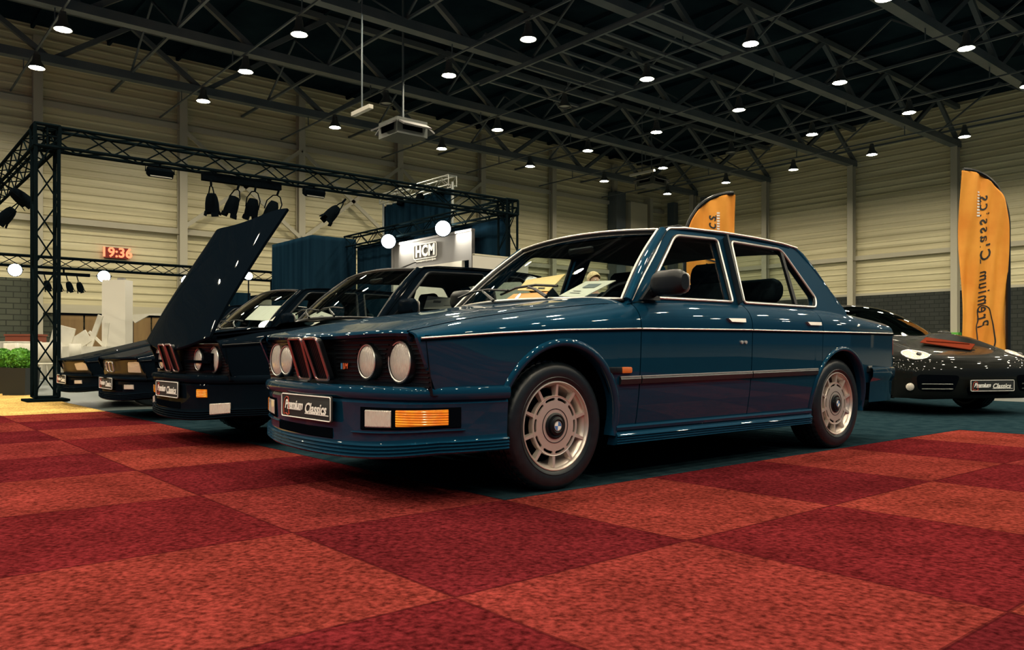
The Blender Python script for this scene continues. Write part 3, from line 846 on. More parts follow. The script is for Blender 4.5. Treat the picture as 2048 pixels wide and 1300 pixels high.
    rb = sweep(pth, [(-.06, .545), (-.01, .548), (0, .54), (.004, .52), (0, .48), (-.012, .46), (-.02, .44), (-.03, .30), (-.10, .29)]); rb.build('rear_bumper', paint, t, ang=35)
    # ---- trim line and side moulding
    for s in (1, -1):
        segs = [(.78, -.538), (-.546, -1.538), (-1.546, -2.352), (-2.358, -3.42)]
        for a, b in segs:
            pts = []
            n = 14
            for i in range(n+1):
                x = a+(b-a)*i/n; zt = lerp(ZTR, x); pts.append((x, s*(Wt(x)+.003), zt))
            MB().tube(pts, .0045, 6, flat=1.0).build('belt_trim', 'chrome' if detail else 'trim', t)
            MB().tube([(x, y-s*.001, z-.009) for x, y, z in pts], .005, 6).build('belt_seam', 'black', t)
        for a, b in [(-.385, -.538), (-.546, -1.538), (-1.546, -2.29), (-2.995, -3.05)]:
            rows = []
            for i in range(9):
                x = a+(b-a)*i/8; zc = .513+(x+.34)/(-1.95)*.018; yy = ylow(x, zc)
                rows.append([(x, s*(yy-.004), zc+.022), (x, s*(yy+.010), zc+.019), (x, s*(yy+.016), zc+.006), (x, s*(yy+.012), zc-.019), (x, s*(yy-.004), zc-.023)])
            mb = MB(); mb.grid(rows); mb.f.append((0, 1, 2, 3, 4)); mb.f.append((40, 41, 42, 43, 44)); mo = mb.build('side_moulding', 'moulding', t, ang=30)
            if detail: MB().tube([(r[1][0], r[1][1]+s*.002, r[1][2]) for r in rows], .003, 5).build('moulding_bright_strip', 'chrome', mo)
        # sill skirt with ribs
        rows = []
        for i in range(2):
            x = (-.385, -2.255)[i]; sect = [(-.03, .290), (.004, .286), (.010, .276), (.006, .262), (-.004, .256), (.012, .240), (.016, .232), (.006, .226), (.014, .219), (.006, .213), (.014, .206), (.006, .200), (.012, .193), (-.01, .186), (-.06, .186)]
            rows.append([(x, s*(.815+o), z) for o, z in sect])
        sk = MB(); sk.grid(rows); m_ = len(rows[0]); sk.f.append(tuple(range(m_))); sk.f.append(tuple(range(m_, 2*m_))); sk.build('sill_skirt', paint, t, ang=20)
    # ---- front fascia
    pth = fascia_path()
    sect = [(-.04+(.728-.62)*.15, .728), ((.728-.62)*.15, .726), ((.475-.62)*.15, .475), (-.05, .475)]
    MB_f = sweep(pth, sect)
    if lights == 'round':
        for q in range(11):
            z = .510+q*.0198
            cut = []
            for yc, r in ((.42, .088), (.627, .100)):
                if abs(z-.615) < r: e = math.sqrt(r*r-(z-.615)**2); cut.append((yc-e, yc+e))
            segs, a = [], .165
            for c0, c1 in cut:
                if c0 > a+.01: segs.append((a, c0))
                a = max(a, c1)
            if a < .79: segs.append((a, .80))
            for sg_ in (1, -1):
                for a, b in segs: MB_f.tube([(fx(y, z)+.003, sg_*y, z) for y in [a+(b-a)*i/12 for i in range(13)]], .0036, 5, flat=1.0, caps=False)
        for s in (1, -1):
            head_lamp(t, s*.42, .615, .074); head_lamp(t, s*.627, .615, .086)
        kt, kb = .722, .525
        for s in (1, -1):
            P4 = [(s*.020, kt), (s*.150, kt), (s*.155, kb+.02), (s*.142, kb), (s*.035, kb), (s*.018, kb+.02)]
            pl = rpoly([(s*.012, kt), (s*.150, kt), (s*.158, kb), (s*.028, kb)], .022, 5)
            kx = lambda z: .838+(z-.53)*.33
            kd = thing('kidney_grille', None, None); kd.parent = t
            MB().tube([(kx(z)+.022, y, z) for y, z in pl], .0075, 8, closed=True).build('surround', 'chrome_red', kd)
            wall = MB(); wall.grid([[(kx(z)+.02, y, z), (kx(z)-.008, y, z)] for y, z in pl+[pl[0]]]); wall.build('rim_wall', 'trim', kd)
            bk = MB(); bk.add([(kx(z)+.002, y, z) for y, z in pl], [tuple(range(len(pl)))]); bk.build('backing', 'black', kd, flat=True)
            for q in range(7):
                y = s*(.030+q*.0175); MB().bar((kx(kt-.01)+.010, y, kt-.008), (kx(kb+.01)+.010, y+s*.004, kb+.008), .004, .010).build('bar', 'trim', kd, flat=True)
        # stripe badge
        if detail:
            bd = thing('stripe_badge', None, None); bd.parent = t
            for q, m_ in enumerate(('mblue', 'inkgrey', 'mred')):
                y = .205+q*.010; b = MB(); z0, z1 = .578, .606
                b.prism([(fx(y, z0)+.009, y, z0), (fx(y, z0)+.009, y+.008, z0), (fx(y, z1)+.009, y+.016, z1), (fx(y, z1)+.009, y+.008, z1)], (-.004, 0, 0)); b.build('stripe', m_, bd, flat=True)
            xf(text_mb('M', .034, .001, .25, .001), frame_mtx((fx(.26, .592)+.010, .252, .592), (0, 1, 0), (0, 0, 1))).build('letter', 'mred', bd, flat=True)
    else:
        for s in (1, -1):
            o = [(s*.47, .700), (s*.68, .706), (s*.80, .58), (s*.44, .580)] if lights == 'wedge' else [(s*.36, .690), (s*.60, .712), (s*.76, .66), (s*.78, .60), (s*.40, .590)]
            ol = rpoly(o, .02, 3)
            mb = plate([ol], lambda u, v, w_: (fx(u, v)+.012+w_-.45*max(0, abs(u)-.62)**1.3, u, v), .03, cuts_u=[-.7, -.6, -.5, -.4, .4, .5, .6, .7]); h_ = mb.build('headlamp', 'lens', t, ang=30)
            if lights == 'wedge':
                pl = rpoly([(s*.012, .70), (s*.125, .70), (s*.125, .58), (s*.012, .58)], .025, 5)
                MB().tube([(fx(y, z)+.03, y, z) for y, z in pl], .008, 8, closed=True).build('grille_surround', 'chrome', t)
    MB_f.build('grille_panel', 'trim', t, recalc=False)
    # ---- front bumper
    fullp = bump_path()
    fb = sweep(fullp, [(-.12, .506), (-.012, .509), (-.001, .502), (.005, .486), (.003, .466), (-.005, .455), (-.022, .450)])
    MB_b = fb.build('bumper_bar', paint, t, ang=35)
    va = sweep(fullp, [(-.022, .452), (-.016, .438), (-.018, .420), (-.024, .30), (-.022, .284), (-.010, .282), (-.004, .276), (-.012, .269), (-.004, .262), (-.012, .255), (-.004, .248), (-.012, .241), (-.004, .234), (-.014, .226), (-.10, .224)])
    zdrop = lambda y: -.045*(1-min(1, (abs(y)/.80))**3)
    va.v = [(x, y, z+(zdrop(y)*max(0, (.46-z)/.24) if z < .46 else 0)) for x, y, z in va.v]
    va.build('front_valance', paint, t, ang=22)
    zd = lambda y, z: z+zdrop(y)*max(0, (.46-z)/.24)
    def vband(nm, y0, y1, z0, z1, off, m_, th=.012, par=t):
        b = band(y0, y1, z0, z1, off, th+.02); b.v = [(x, y, zd(y, z)) for x, y, z in b.v]; return b.build(nm, m_, par, ang=30)
    if lights == 'round':
        for s in (1, -1):
            A = lambda a, b: (a, b) if s > 0 else (-b, -a)
            if not detail:
                y0, y1 = A(.50, .62); vband('indicator_lamp', y0, y1, .365, .415, -.010, 'amber')
                y0, y1 = A(.66, .79); vband('fog_lamp', y0, y1, .255, .325, -.004, 'lens'); continue
            y0, y1 = A(.445, .838)
            rc = vband('lamp_recess', y0, y1, .335, .425, -.016, 'black')
            y0, y1 = A(.480, .635); fg = vband('fog_lamp', y0, y1, .346, .412, -.012, 'lens')
            y0, y1 = A(.660, .822); am = vband('indicator_lamp', y0, y1, .348, .414, -.010, 'amber')
            y0, y1 = A(.38, .842); tb = band(y0, y1, .322, .328, -.010, .03); tb.v = [(x, y, zd(y, z)) for x, y, z in tb.v]; tb.build('recess_lip', paint, t)
        vband('air_intake', -.40, .22, .290, .332, -.019, 'black')
    else:
        for s in (1, -1):
            A = lambda a, b: (a, b) if s > 0 else (-b, -a)
            y0, y1 = A(.50, .66); vband('fog_lamp', y0, y1, .335, .40, -.010, 'lens')
        vband('air_intake', -.44, .44, .31, .40, -.018, 'black')
    if plate_on: number_plate(t, .900, .0, .395)
    # repeater lamps
    for s in (1, -1):
        MB().rbox((-.345, s*(ylow(-.33, .57)+.004), .567), (.10, .014, .032), .006).build('repeater_base', 'trim', t)
        MB().rbox((-.432, s*(ylow(-.42, .57)+.004), .566), (.075, .016, .032), .008).build('repeater_lamp', 'amber_dark', t)
    # ---- wheels
    for x, s in ((0, 1), (0, -1), (XR_, 1), (XR_, -1)): wheel(t, x, s*(.69 if x == 0 else .70), s, wheel_style)

    # ---- greenhouse sides
    outer = [(-.50, .905), (-.60, .925), (-1.5, .930), (-2.4, .930), (-2.80, .915), (-2.81, .94), (-2.70, 1.075), (-2.585, 1.235), (-2.49, 1.340), (-2.44, 1.366), (-2.25, 1.383), (-1.95, 1.393), (-1.60, 1.394), (-1.2, 1.382), (-1.05, 1.366), (-.985, 1.335), (-.86, 1.207), (-.70, 1.066)]
    g1 = [(-.665, .948), (-1.085, 1.332), (-1.495, 1.345), (-1.452, .955)]
    if doors == 4:
        g2 = [(-1.572, .956), (-1.640, 1.346), (-2.205, 1.342), (-2.440, 1.02), (-2.400, .957)]
        wins = [rpoly(g1, [.02, .05, .03, .02], 5), rpoly(g2, [.02, .03, .05, .06, .03], 5)]
    else:
        g1 = [(-.665, .948), (-1.085, 1.332), (-1.70, 1.345), (-1.66, .955)]
        g2 = [(-1.76, .956), (-1.80, 1.345), (-2.16, 1.342), (-2.47, 1.02), (-2.42, .957)]
        wins = [rpoly(g1, [.02, .05, .03, .02], 5), rpoly(g2, [.02, .03, .05, .06, .03], 5)]
    for s in (1, -1):
        plate([outer]+wins, smap(s), .045, cuts_u=[-2.7, -2.5, -2.3, -2.1, -1.9, -1.7, -1.5, -1.3, -1.1, -.9, -.7], cuts_v=[1.0, 1.1, 1.2, 1.3]).build('side_frame', paint, t, ang=30)
        # small gutter fold from side frame to roof
        top = [p for p in outer if True]
        for wq, wv in enumerate(wins):
            plate([wv], lambda u, v, w_: (u, s*(ysf(v)-.020+w_), v), .0).build('side_window', 'glass', t, flat=True)
            MB().tube([(u, s*(ysf(v)+.004), v) for u, v in wv], .0095, 8, closed=True, flat=.8).build('window_surround', 'chrome' if detail else 'trim', t)
            MB().tube([(u+(0.0), s*(ysf(v)-.004), v) for u, v in wv], .014, 8, closed=True, flat=.9).build('window_seal', 'trim', t)
        if doors == 4:
            MB().bar((-2.165, s*(ysf(.957)-.004), .957), (-2.205, s*(ysf(1.342)-.004), 1.342), .022, .022).build('quarter_divider', 'trim', t)
            MB().bar((-1.512, s*(ysf(.94)+.004), .945), (-1.570, s*(ysf(1.36)+.004), 1.36), .012, .095).build('centre_pillar_cover', 'moulding', t)
        # drip rail
        dr = [(-.54, .927), (-.70, 1.075), (-.86, 1.215), (-.985, 1.340), (-1.05, 1.372), (-1.2, 1.388), (-1.6, 1.400), (-1.95, 1.399), (-2.25, 1.389), (-2.42, 1.372)]
        MB().tube([(u, s*(ysf(v)+.006), v) for u, v in dr], .007, 6).build('drip_rail', 'chrome' if detail else paint, t)
        # pillars beside windscreen
        ap = []
        for q in range(9):
            f = q/8; v = 1.0
            b = Vector((-.510, .752, .925)); tp = Vector((-.975, .604, 1.352)); p = b.lerp(tp, f)
            ap.append((p.x+.012*math.sin(PI*f), s*p.y, p.z+.012*math.sin(PI*f)))
        MB().tube([(x-.018, y+s*.012, z-.002) for x, y, z in ap], .027, 10).build('windscreen_pillar', paint, t)
        se = [(-2.80, .905), (-2.755, .985), (-2.70, 1.075), (-2.64, 1.158), (-2.585, 1.235), (-2.535, 1.290), (-2.49, 1.340), (-2.44, 1.364), (-2.37, 1.374), (-2.305, 1.380)]
        rows = []
        for q, (x, z) in enumerate(se):
            f = q/(len(se)-1); A0 = Vector((x+.02, s*(ysf(z)+.001), z)); B0 = Vector((-2.815, s*.69, .935)).lerp(Vector((-2.310, s*.585, 1.360)), min(1, (z-.905)/.472))
            row = []
            for k_ in range(9):
                g_ = k_/8; p = A0.lerp(B0, g_); bul = .030*math.sin(PI*g_); row.append((p.x-bul*.8, p.y+s*bul*.7, p.z+bul*.25))
            rows.append(row)
        MB().grid(rows).build('rear_pillar', paint, t, ang=60)
    # ---- roof
    rows = []
    def rfz(x, y):
        e = smooth([(-.93, 1.383), (-1.1, 1.395), (-1.6, 1.408), (-2.0, 1.405), (-2.3, 1.390), (-2.47, 1.360)], x)
        return e-.022*(abs(y)/.60)**2.5
    for i in range(31):
        row = []
        for j in range(-12, 13):
            v = j/12; xa = -.932-.062*v*v; xb = -2.31-.01*v*v; x = xa+(xb-xa)*i/30; y = v*.622
            row.append((x, y, rfz(x, y)))
        rows.append(row)
    r_ = MB(); r_.grid(rows); r_.grid([[(x, y*.97, z-.035) for x, y, z in rw] for rw in rows]); r_.grid([[p, (p[0]-.01, p[1]*.97, p[2]-.035)] for p in rows[0]]); r_.grid([[p, (p[0], p[1]*.97, p[2]-.035)] for p in rows[-1]])
    r_.build('roof', paint, t, ang=40)
    MB().grid([[(x, y*.95, z-.045) for x, y, z in rw] for rw in rows]).build('headlining', 'lining', t)
    if detail:
        sr = MB().rbox((-1.62, 0, 1.436), (.42, .80, .018), .006, ry=-.06); sr.build('sunroof_panel', 'trim', t)
        MB().box((-1.50, .30, 1.415), (.03, .02, .03)).box((-1.50, -.30, 1.415), (.03, .02, .03)).build('sunroof_hinge', 'trim', t)
    # ---- windscreen and rear window
    def screen(base, top_, bulge, n=24, m=14):
        rows = []
        for i in range(m+1):
            f = i/m; row = []
            for j in range(-n, n+1):
                v = j/n; b = Vector(base(v)); tp = Vector(top_(v)); p = b.lerp(tp, f)
                row.append((p.x+bulge*math.sin(PI*f), p.y, p.z+abs(bulge)*math.sin(PI*f)))
            rows.append(row)
        return rows
    ws = screen(lambda v: (-.345-.165*v*v, .745*v, .948-.022*v*v), lambda v: (-.930-.055*v*v, .592*v, 1.380-.028*v*v), .014)
    MB().grid(ws).build('windscreen', 'shield', t, recalc=False)
    per = [r[0] for r in ws]+ws[-1][1:]+[r[-1] for r in reversed(ws[:-1])]+list(reversed(ws[0][1:-1]))
    sl = MB().tube(per, .014, 8, closed=True).build('windscreen_seal', 'trim', t)
    if detail: MB().tube([(x+.010, y*1.004, z+.008) for x, y, z in per], .007, 8, closed=True).build('windscreen_bright_trim', 'chrome', sl)
    rw = screen(lambda v: (-2.885+.07*v*v, .690*v, .950-.01*v*v), lambda v: (-2.300-.01*v*v, .585*v, 1.384-.022*v*v), -.014)
    MB().grid(rw).build('rear_window', 'glass', t, recalc=False)
    per = [r[0] for r in rw]+rw[-1][1:]+[r[-1] for r in reversed(rw[:-1])]+list(reversed(rw[0][1:-1]))
    MB().tube(per, .013, 8, closed=True).build('rear_window_seal', 'trim', t)
    # ---- wipers
    for (yb, ye, z0) in ((.36, -.28, 0), (-.10, -.68, 0)):
        wp = MB(); base = Vector((-.33, yb, .958)); mid = Vector((-.43, (yb+ye)/2+.05, 1.035))
        end = Vector((-.43-.10*ye*ye, ye, 1.015))
        wp.tube([base, base.lerp(mid, .5)+Vector((.02, 0, .014)), mid], [.011, .008, .006], 6)
        wp.build('wiper_arm', 'trim', t)
        MB().tube([mid+Vector((.0, .25, -.012)), mid+Vector((.006, .08, .004)), mid+Vector((.0, -.10, .0)), mid+Vector((-.02, -.27, -.03))], .008, 6).build('wiper_blade', 'trim', t)
    # ---- interior
    it = MB(); it.box((-1.6, 0, .33), (2.2, 1.4, .04)); it.rbox((-.62, 0, .84), (.34, 1.42, .20), .06); it.box((-2.62, 0, .87), (.45, 1.3, .02)); it.box((-2.42, 0, .6), (.03, 1.35, .5))
    it.build('dashboard_and_floor', 'interior', t)
    for s in (1, -1):
        st = thing('front_seat', None, None); st.parent = t; st.location = (-1.36, s*.37, .38)
        MB().rbox((0, 0, .10), (.50, .48, .16), .05).build('seat_base', 'interior', st)
        MB().rbox((-.33, 0, .42), (.14, .48, .62), .06, ry=-.22).build('backrest', 'interior', st)
        MB().rbox((-.42, 0, .775), (.10, .27, .17), .04, ry=-.15).build('headrest', 'interior', st)
        MB().tube([(-.40, .06, .65), (-.42, .06, .74)], .008, 6).tube([(-.40, -.06, .65), (-.42, -.06, .74)], .008, 6).build('headrest_post', 'chrome', st)
        dpn = MB().grid([[(-.6-1.75*i/6, s*(.72), .40+.5*j/3) for j in range(4)] for i in range(7)]); dpn.build('door_trim_panel', 'interior', t)
    rs = thing('rear_seat', None, None); rs.parent = t; rs.location = (-2.12, 0, .40)
    MB().rbox((0, 0, .08), (.50, 1.28, .16), .05).build('seat_base', 'interior', rs); MB().rbox((-.28, 0, .30), (.14, 1.28, .42), .05, ry=-.25).build('backrest', 'interior', rs)
    for s in (1, -1):
        MB().rbox((-.24, s*.34, .685), (.13, .38, .17), .05, ry=-.1).build('headrest', 'interior', rs)
        MB().tube([(-.30, s*.34+.05, .50), (-.26, s*.34+.05, .62)], .008, 6).tube([(-.30, s*.34-.05, .50), (-.26, s*.34-.05, .62)], .008, 6).build('headrest_post', 'chrome', rs)
    sw = thing('steering_wheel', None, None); sw.parent = t; sw.location = (-.88, .37, .90); sw.rotation_euler = (0, -.45, 0)
    MB().tube([(0, .185*math.cos(a*PI/12), .185*math.sin(a*PI/12)) for a in range(24)], .013, 8, closed=True).build('rim', 'trim', sw)
    MB().bar((0, -.18, 0), (0, .18, 0), .02, .03).bar((0, 0, -.18), (0, 0, 0), .02, .03).rbox((0, 0, 0), (.05, .14, .10), .02).build('hub', 'trim', sw)
    MB().rbox((-.96, 0, 1.292), (.03, .22, .055), .015, ry=.3).build('rear_view_mirror', 'trim', t)
    # ---- door mirrors and handles
    if mirror:
        for s in (1, -1):
            dm = thing('door_mirror', None, None); dm.parent = t; dm.location = (-.70, s*.790, .952)
            MB().rbox((.005, s*.115, .065), (.10, .205, .135), .042, n=5).build('housing', 'trim' if detail else paint, dm)
            MB().rbox((-.048, s*.115, .065), (.006, .18, .11), .03).build('mirror_glass', 'chrome', dm)
            pr = MB(); pr.prism([(.10, -s*.01, -.02), (-.05, -s*.01, -.02), (-.05, -s*.035, .10)], (0, s*.022, 0)); pr.tube([(0, 0, .02), (0, s*.05, .045)], .028, 8); pr.build('foot', 'trim', dm)
    for s in (1, -1):
        for xh in ((-1.375, -2.235) if doors == 4 else (-1.64,)):
            y = Wt(xh)
            dh = thing('door_handle', None, None); dh.parent = t; dh.location = (xh, s*(y-.022), .836)
            MB().prism([(.075, s*.000, .014), (-.085, s*.000, .016), (-.075, s*.004, -.024), (.045, s*.004, -.020)], (0, s*.014, 0)).build('handle_recess', 'trim', dh)
            MB().prism([(.085, s*.012, .016), (-.085, s*.012, .018), (-.080, s*.018, -.004), (.060, s*.018, -.004)], (0, s*.018, 0)).build('pull', 'chrome', dh)
        if detail:
            for q in range(2): MB().lathe([(.010, 0), (.010, .008), (.0005, .009)], o=(-1.43-.04*q, s*ylow(-1.43, .71), .715), ax=(0, s, 0), n=14).build('key_lock', 'chrome', t)
    if nose_drop:
        def fdr(x, z): 
            a = max(0, min(1, (x+.7)/1.4)); return nose_drop*a*a*(3-2*a)*max(0, min(1, (z-.28)/.35))
        done = set()
        for o in t.children:
            if o.name.split('.')[0] == 'wheel': continue
            if o.type == 'MESH':
                if o.data.name in done: continue
                done.add(o.data.name)
                if o.location.length < 1e-6:
                    for v in o.data.vertices: v.co.z -= fdr(v.co.x, v.co.z)
            else: o.location.z -= fdr(o.location.x, o.location.z)
    return t

HERO = (-3.555, 2.60, .008)
hero = saloon('car', 'dark blue four-door saloon with silver disc wheels, the largest car, in the foreground', HERO)

# ---- the other dark cars of the row
car2 = saloon('car', 'black two-door coupe with its bonnet raised, left of the blue saloon', (-6.06, 2.66, .008), 'paint_black', False, (.94, .97, .985), 2, math.radians(50), 'round', wheel_style='star')
car3 = saloon('car', 'black car with a wedge-shaped headlamp and chrome twin grille, behind the raised bonnet', (-8.78, 2.90, .008), 'paint_black', False, (.96, .97, .985), 2, None, 'wedge', wheel_style='star', nose_drop=.13)
car4 = saloon('car', 'black car at the left end of the row beside the gantry leg', (-11.12, 2.95, .008), 'paint_black', False, (.97, .96, .93), 2, None, 'oval', wheel_style='star', nose_drop=.13)

MB().tube([(-1.15, -.05, 1.39), (-1.22, -.05, 1.42), (-1.42, -.05, 1.50)], [.02, .008, .005], 6).build('roof_aerial', 'trim', car2)
gw = MB().box((-15.2, YR-.27, 1.42), (.44, .5, .36)); tag(gw.build('column_wrap', 'green'), 'bright green wrap around the foot of a cream column beside the right flag', 'wrap')
# ---- rounded sports car behind the blue saloon
def sports_car(loc, rz):
    t = thing('sports_car', 'dark grey rounded sports car facing the camera behind the blue saloon', 'sports car', loc, rz)
    # x forward from the front axle
    Wd = [(1.02, .0), (1.00, .30), (.96, .48), (.88, .64), (.70, .78), (.4, .87), (0, .895), (-.6, .875), (-1.3, .87), (-2.1, .90), (-2.6, .91), (-3.1, .84), (-3.4, .72), (-3.5, .5), (-3.52, 0)]
    Zt = [(1.02, .55), (.95, .60), (.8, .645), (.5, .70), (.2, .755), (-.1, .81), (-.3, .86), (-.6, .90), (-1.3, .93), (-2.0, .95), (-2.6, .95), (-3.1, .90), (-3.4, .82), (-3.52, .70)]
    Zm = [(1.02, .50), (.8, .52), (.4, .56), (0, .60), (-1.3, .60), (-2.6, .66), (-3.52, .66)]
    def sec(x, n=22):
        W = max(.02, smooth(Wd, x)); zt = smooth(Zt, x); zm = smooth(Zm, x); row = []
        for k in range(-n, n+1):
            th = abs(k)/n*PI/2; y = W*math.sin(th)**(.75); z = zm+(zt-zm)*math.cos(th)**.55
            hump = math.exp(-((x+.02)/.48)**2)*.085+math.exp(-((x+2.35)/.6)**2)*.045
            z += hump*math.exp(-((y-.62)/.17)**2)*(1 if zt > zm+.02 else 0)
            row.append((x, (1 if k >= 0 else -1)*y, z))
        return row
    xs = [1.02-.004*i for i in range(5)]+[1.0-.04*i for i in range(1, 110)]+[-3.40-.02*i for i in range(1, 7)]
    xs = [x for x in xs if x > -3.52]
    mb = MB(); mb.grid([sec(x) for x in xs]); mb.build('upper_body', 'paint_grey', t, ang=60)
    # lower sides with arches
    for s in (1, -1):
        rows = []
        for x in sorted(set([.98-.03*i for i in range(148)]+[c+r*math.cos(math.radians(a)) for c, r in ((0, .345), (-2.38, .35)) for a in range(2, 180, 6)])):
            if x < -3.44: continue
            W = smooth(Wd, x); zm = smooth(Zm, x); zl = .20
            for c, r in ((0, .345), (-2.38, .35)):
                if abs(x-c) < r: zl = .32+math.sqrt(r*r-(x-c)**2)
            rows.append([(x, s*(W-.03*(1-j/6)**2), min(zl, zm)+(zm-min(zl, zm))*j/6) for j in range(7)])
        MB().grid(rows).build('side_panel', 'paint_grey', t, ang=50)
        for c in (0, -2.38):
            MB().box((c, s*.58, .4), (.7, .02, .5)).build('wheel_well', 'black', t)
    # nose below the bonnet
    fr = []
    for k in range(-24, 25):
        th = k/24*1.45; y = .86*math.sin(th)/math.sin(1.45); x = .60+.42*math.cos(th)**.8
        fr.append([(x-.0, y, .55), (x+.045, y, .50), (x+.055, y*1.0, .44), (x+.045, y, .33), (x+.04, y, .23), (x+.0, y, .18)])
    MB().grid(fr).build('front_bumper', 'paint_grey', t, ang=50)
    nx = lambda y: .60+.42*math.cos(min(1.4, math.asin(min(1, abs(y)*math.sin(1.45)/.86))))**.8
    def curved(ol, off, m_, nm, th=.02):
        cu = [-.7+.1*i for i in range(15)]
        return plate([ol], lambda u, v, w_: (nx(u)+.052+off+w_-.12*abs(v-.42)**1.2, u, v), th, cuts_u=cu).build(nm, m_, t, ang=40)
    for s in (1, -1):
        curved(rpoly([(s*.34, .42), (s*.74, .43), (s*.72, .26), (s*.40, .25)], .05, 4), .006, 'black', 'side_intake')
        for q in range(2): MB().tube([(nx(s*y)+.062, s*y, .33-.05*q) for y in [.42+.04*i for i in range(8)]], .006, 5).build('intake_bar', 'housing', t)
        MB().lathe([(.036, -.03), (.040, .0), (.03, .008), (.001, .010)], o=(nx(.78)+.06, s*.79, .30), ax=(1, s*.4, 0), n=24).build('fog_lamp', 'lens', t)
        # oval headlamp set in the wing
        rows = []
        hx, hy = .745, .625
        rim = []
        for k in range(28):
            a = 2*PI*k/28; dx = .125*math.cos(a); dy = .10*math.sin(a); x = hx+dx; y = hy+dy-.25*dx
            rim.append((x, s*y))
        def zs(x, y):
            r = sec(x, 40); best = min(r, key=lambda p: abs(p[1]-y)); return best[2]
        outer = [(x, y, zs(x, y)+.010) for x, y in rim]
        cxm = (hx+.03, s*hy); mid = [(cxm[0]+(x-cxm[0])*.5, cxm[1]+(y-cxm[1])*.5) for x, y in rim]
        midp = [(x, y, zs(x, y)+.026) for x, y in mid]; ctr = (cxm[0], cxm[1], zs(*cxm)+.03)
        hl = MB(); hl.grid([outer, midp, [ctr]*28], close_v=True); hb_ = hl.build('headlamp', 'lens', t, ang=60); MB().lathe([(.028, -.01), (.025, .006), (.001, .009)], o=(ctr[0]+.03, ctr[1], ctr[2]-.012), ax=(.6, 0, .8), n=20).build('projector', 'trim', hb_)
        MB().tube(outer, .009, 6, closed=True).build('headlamp_rim', 'chrome', hb_)
        wheel(t, 0, s*.745, s, 'star', .32); wheel(t, -2.38, s*.75, s, 'star', .325)
        mr = MB().rbox((-.70, s*.95, .88), (.12, .18, .11), .05, n=5); mr.tube([(-.66, s*.80, .84), (-.70, s*.90, .87)], .02, 8); mr.build('door_mirror', 'paint_grey', t)
    curved(rpoly([(-.27, .30), (.27, .30), (.25, .22), (-.25, .22)], .03, 4), .006, 'black', 'centre_intake')
    # cabin dome: glass and painted roof
    def dome(x, f):
        zr = smooth([(-.30, .86), (-.55, 1.00), (-.85, 1.16), (-1.15, 1.26), (-1.5, 1.292), (-1.9, 1.275), (-2.4, 1.17), (-2.9, 1.00), (-3.15, .92)], x)
        wb = smooth([(-.30, .45), (-.6, .62), (-1.2, .68), (-2.0, .68), (-2.6, .62), (-3.15, .42)], x)
        zb = smooth(Zt, x)-.03
        th = f*PI/2
        return (x, wb*math.sin(abs(th))**.85*(1 if th >= 0 else -1), zb+(zr-zb)*math.cos(th)**.7)
    xs_ = [-.30-.05*i for i in range(58)]
    rows = [[dome(x, -1+j/14) for j in range(29)] for x in xs_]
    a = [r for r in rows if r[0][0] > -1.12]; b_ = [[p for p in r] for r in rows if -2.5 < r[0][0] <= -1.07]; c_ = [r for r in rows if r[0][0] <= -2.42]
    MB().grid(a).build('windscreen', 'glass_dark', t, ang=80)
    MB().grid([r[7:22] for r in b_]).build('roof', 'paint_grey', t, ang=80)
    MB().grid([r[:8] for r in b_]).build('side_window', 'glass_dark', t, ang=80); MB().grid([r[21:] for r in b_]).build('side_window', 'glass_dark', t, ang=80)
    MB().grid(c_).build('rear_cover', 'paint_grey', t, ang=80)
    for s in (1, -1):
        MB().tube([dome(x, s*.93) for x in xs_[1:16]]+[dome(x, s*(.93-.04*i)) for i, x in enumerate(xs_[16:24])], .022, 8).build('windscreen_pillar', 'paint_grey', t)
        st = MB(); st.rbox((-1.55, s*.36, .55), (.5, .46, .2), .05); st.rbox((-1.85, s*.36, .82), (.14, .46, .62), .06, ry=-.25); st.build('seat', 'interior', t)
    cb = MB(); cb.box((-1.6, 0, .42), (2.2, 1.5, .04)); cb.rbox((-.85, 0, .80), (.35, 1.36, .16), .06); cb.build('dashboard', 'interior', t)
    MB().box((-1.2, 0, .20), (4.2, 1.3, .06)).box((0, 0, .33), (.5, 1.1, .2)).box((-2.4, 0, .33), (.6, 1.1, .2)).build('underbody', 'black', t)
    number_plate(t, nx(0)+.075, 0, .315)
    return t
spx, spy = -3.17+.70*math.sin(YAW)*-1, 9.13+.98*math.cos(YAW)
SRZ = YAW-PI/2+math.radians(12)
nose = pix(1976, 705, 8.25)
sports = sports_car((nose.x-1.04*math.cos(SRZ), nose.y-1.04*math.sin(SRZ), .008), SRZ)
# red folder lying on its bonnet
fo = MB(); fo.box((0, 0, 0), (.50, .40, .008)); fo.box((.0, 0, .010), (.46, .012, .012), rz=.5); 
def on_sports(x, y, z): 
    v = Matrix.Rotation(SRZ, 3, 'Z') @ Vector((x, y, z)); return Vector((sports.location.x, sports.location.y, 0))+v
f_ = fo.build('folder', 'brownred'); f_.location = on_sports(.36, .10, .765); f_.rotation_euler = (0, 0, YAW-PI/2+.7)
f_.rotation_euler = (Matrix.Rotation(SRZ, 3, 'Z') @ Matrix.Rotation(.23, 3, 'Y') @ Matrix.Rotation(.75, 3, 'Z')).to_euler()
tag(f_, 'red-brown folder lying on the bonnet of the grey sports car', 'folder')

